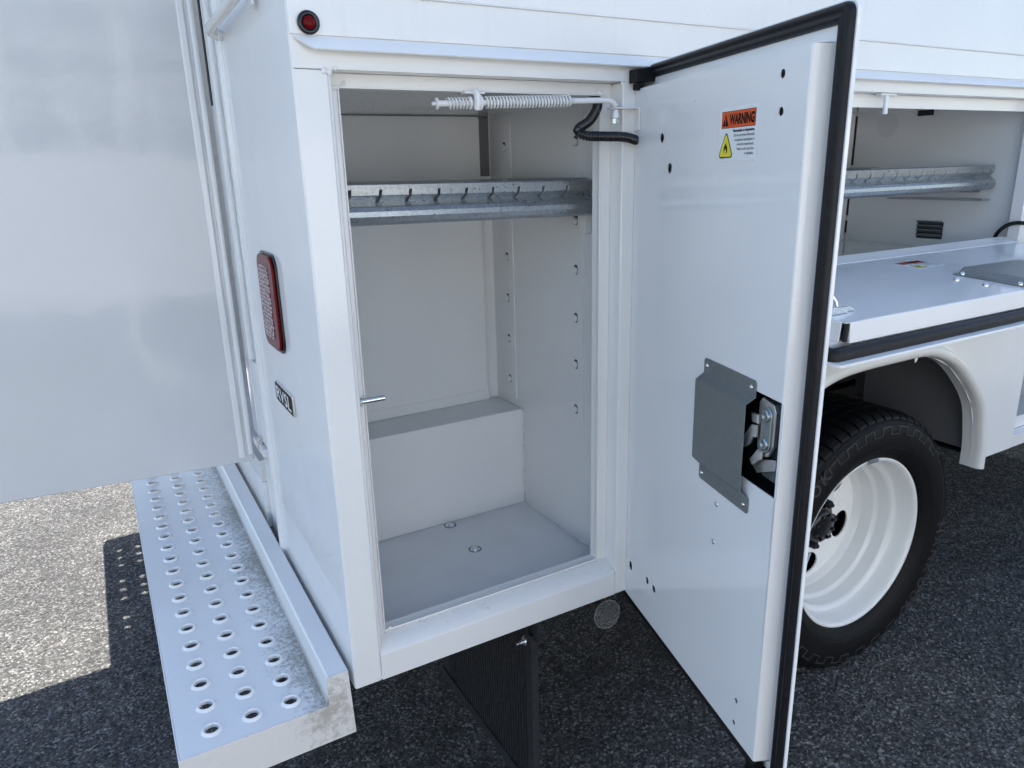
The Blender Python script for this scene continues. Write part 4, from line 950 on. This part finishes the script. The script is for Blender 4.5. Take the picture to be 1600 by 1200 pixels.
# raised letters
def arc_text(body, a_mid, r, size, name, flip=1):
    b = MB(); adv = size * 1.18 / r; n = len(body)
    for i, ch in enumerate(body):
        if ch == ' ': continue
        a = a_mid - (i - (n - 1) / 2) * adv
        me = text_mesh(ch, size * (0.45 if ch in '1/' else 0.85), size, 0.02)
        c, s_ = cos(a), sin(a)
        ex = Vector((s_, 0, -c)); ey_ = Vector((c, 0, s_)); o = Vector((WC[0], WC[1] - 0.0345, WC[2])) + ey_ * (r - size / 2) - ex * size * 0.42
        b.mesh(me, 'letter', T=basis(o, ex, ey_, (0, -1, 0)))
        b.mesh(me, 'tyre', T=basis(o + Vector((0, 0.0012, 0)), ex, ey_, (0, -1, 0)))
    return b.build(name, wh)
arc_text('HANKOOK', radians(152), 0.358, 0.040, 'raised_lettering')
arc_text('HANKOOK', radians(-28), 0.358, 0.040, 'raised_lettering')
# rim
b = MB()
RP = [(0.262, 0.004), (0.2655, 0.000), (0.2665, -0.005), (0.264, -0.009), (0.2585, -0.008), (0.2535, -0.001), (0.250, 0.010), (0.2485, 0.020), (0.2455, 0.028), (0.2435, 0.044), (0.238, 0.050), (0.2290, 0.054), (0.2265, 0.062), (0.2260, 0.092), (0.2235, 0.098), (0.2150, 0.101), (0.2125, 0.106), (0.2120, 0.140), (0.209, 0.147), (0.204, 0.150), (0.2035, 0.158), (0.199, 0.161), (0.197, 0.166), (0.1965, 0.170)]
b.lathe(RP, WC, 1, 'rim', 96)
b.build('rim', wh)
b = MB(basis((WC[0], WC[1] + 0.166, WC[2]), (1, 0, 0), (0, 0, 1), (0, -1, 0)))
hh = []
for k in range(5):
    a = radians(-18.5 + 72 * k); hh.append([(0.146 * cos(a) + 0.036 * cos(t) * cos(a) - 0.046 * sin(t) * sin(a), 0.146 * sin(a) + 0.036 * cos(t) * sin(a) + 0.046 * sin(t) * cos(a)) for t in [2 * pi * j / 24 for j in range(24)]])
b.mesh(plate_mesh(circle(0, 0, 0.1975, 96), hh + [circle(0, 0, 0.06, 32)], 0.006, 0.001), 'rim', T=Matrix.Translation((0, 0, -0.004))); b.build('wheel_disc', wh)
b = MB(); b.lathe([(0.088, 0.166), (0.088, 0.159), (0.068, 0.155), (0.058, 0.150), (0.055, 0.144), (0.053, 0.124), (0.045, 0.117), (0.026, 0.115), (0.0, 0.115)], WC, 1, 'black', 40)
for k in range(8):
    a = 2 * pi * k / 8; p = (WC[0] + 0.074 * cos(a), WC[1], WC[2] + 0.074 * sin(a))
    b.lathe([(0.013, 0.160), (0.0125, 0.140), (0.008, 0.136), (0.006, 0.131), (0, 0.131)], p, 1, 'void', 6, smooth=False)
for k in range(8):
    a = 2 * pi * (k + .5) / 8; p = (WC[0] + 0.040 * cos(a), WC[1], WC[2] + 0.040 * sin(a))
    b.lathe([(0.006, 0.122), (0.0055, 0.112), (0, 0.111)], p, 1, 'black', 6, smooth=False)
b.build('hub', wh)
b = MB(); b.tube([(WC[0] - 0.06, WC[1] + 0.115, WC[2] - 0.07), (WC[0] - 0.10, WC[1] + 0.10, WC[2] - 0.10)], 0.004, 'chrome', 8); b.build('valve_stem', wh)
b = MB(); b.lathe([(0.2655, -0.0095), (0.2665, -0.0135), (0.256, -0.0120), (0.2545, -0.0090)], WC, 1, 'plate', 240)
# keep only a short clip of that ring (wheel balance weight)
keep = []
for f, m_, s_ in zip(b.f, b.m, b.s):
    c = sum((b.v[i] for i in f), Vector()) / len(f); a = math.degrees(math.atan2(c.z - WC[2], c.x - WC[0]))
    if 84 < a < 95: keep.append((f, m_, s_))
b.f = [k_[0] for k_ in keep]; b.m = [k_[1] for k_ in keep]; b.s = [k_[2] for k_ in keep]
b.build('balance_weight', wh)
# inner tyre of the dual pair, its outline only shows from the side
b = MB(); b.lathe([(r, y + 0.26) for r, y in TP], WC, 1, 'tyre', 64); b.build('inner_tyre', wh)


# ------------------------------------------------------------------ unseen tree backdrop added behind the camera to darken the reflected horizon
M['leaves'] = mat('foliage', (0.09, 0.11, 0.06), 0.7)
M['trunk'] = mat('bark', (0.09, 0.07, 0.055), 0.9)
rt = random.Random(11); b = MB()
for k in range(80):
    t = k / 80; a = radians(232 + 88 * t); d = 34 + rt.uniform(-3, 5)
    c = Vector((d * cos(a), d * sin(a), 0)); h = rt.uniform(4.5, 8.5)
    for q in range(26):
        p = c + Vector((rt.gauss(0, 1.5), rt.gauss(0, 1.5), rt.uniform(0.2, h))); r = rt.uniform(0.5, 1.1)
        vs = [p + Vector((rt.gauss(0, 1), rt.gauss(0, 1), rt.gauss(0, 1))).normalized() * r for _ in range(9)]
        b.add(vs, [(0, 1, 2), (3, 4, 5), (6, 7, 8), (1, 4, 7), (2, 5, 8), (0, 3, 6), (0, 4, 8)], 'leaves')
b.build('added_tree_backdrop')['kind'] = 'stuff'
# ------------------------------------------------------------------ the white truck parked alongside, behind the camera (it shows in the paint)
nb = empty('parked_truck', (0, 0, 0), label='white utility truck parked alongside, mirrored only as a blur in the open rear door', category='truck')
YN = -3.3
b = MB(); b.box(-2.4, 3.8, YN - 2.2, YN, 0.0, 1.05, 'paint'); b.build('service_body', nb, 0.02)
b = MB(); b.box(-4.3, -2.45, YN - 2.1, YN - 0.05, -0.1, 0.65, 'paint'); b.prism([(-4.1, 0.652), (-2.5, 0.652), (-2.55, 1.35), (-3.6, 1.35)], YN - 2.0, YN - 0.12, 1, 'paint'); b.build('cab', nb, 0.02)
b = MB(); b.prism([(-3.9, 0.72), (-2.7, 0.72), (-2.75, 1.22), (-3.5, 1.22)], YN - 0.119, YN - 0.112, 1, 'black'); b.build('side_window', nb)
for x, w_, z in ((-2.0, 0.78, 0.08), (-1.1, 1.3, 0.55), (0.35, 0.78, 0.08), (1.3, 1.2, 0.08), (2.65, 1.0, 0.08)):
    b = MB(); b.box(x, x + w_, YN + 0.001, YN + 0.014, z, 0.98, 'door'); b.build('compartment_door', nb, 0.004)
for x in (-3.55, -0.45):
    b = MB(); b.lathe([(0.10, 0.06), (0.24, 0.03), (0.25, 0.0), (0.38, 0.005), (0.39, 0.04), (0.39, 0.22)], (x, YN - 0.2, -0.2), 1, 'tyre', 40); b.build('wheel', nb)
    b = MB(); b.lathe([(0.39, -0.001), (0.46, -0.012), (0.47, 0.0)], (x, YN + 0.004, -0.2), 1, 'flare', 40); b.build('wheel_arch', nb)
for x in (-2.2, -1.45, -0.7, 0.05, 0.8, 1.9, 3.0):
    b = MB(); b.tube([(x, YN - 0.08, 1.05), (x, YN - 0.08, 2.05), (x, YN - 2.1, 2.05), (x, YN - 2.1, 1.05)], 0.038, 'rim', 8); b.build('rack_hoop', nb)
for y in (YN - 0.08, YN - 2.1):
    for z in (1.50, 2.05):
        b = MB(); b.tube([(-2.2, y, z), (3.0, y, z)], 0.038, 'rim', 8); b.build('rack_rail', nb)

for me in list(bpy.data.meshes):
    if me.users == 0: bpy.data.meshes.remove(me)
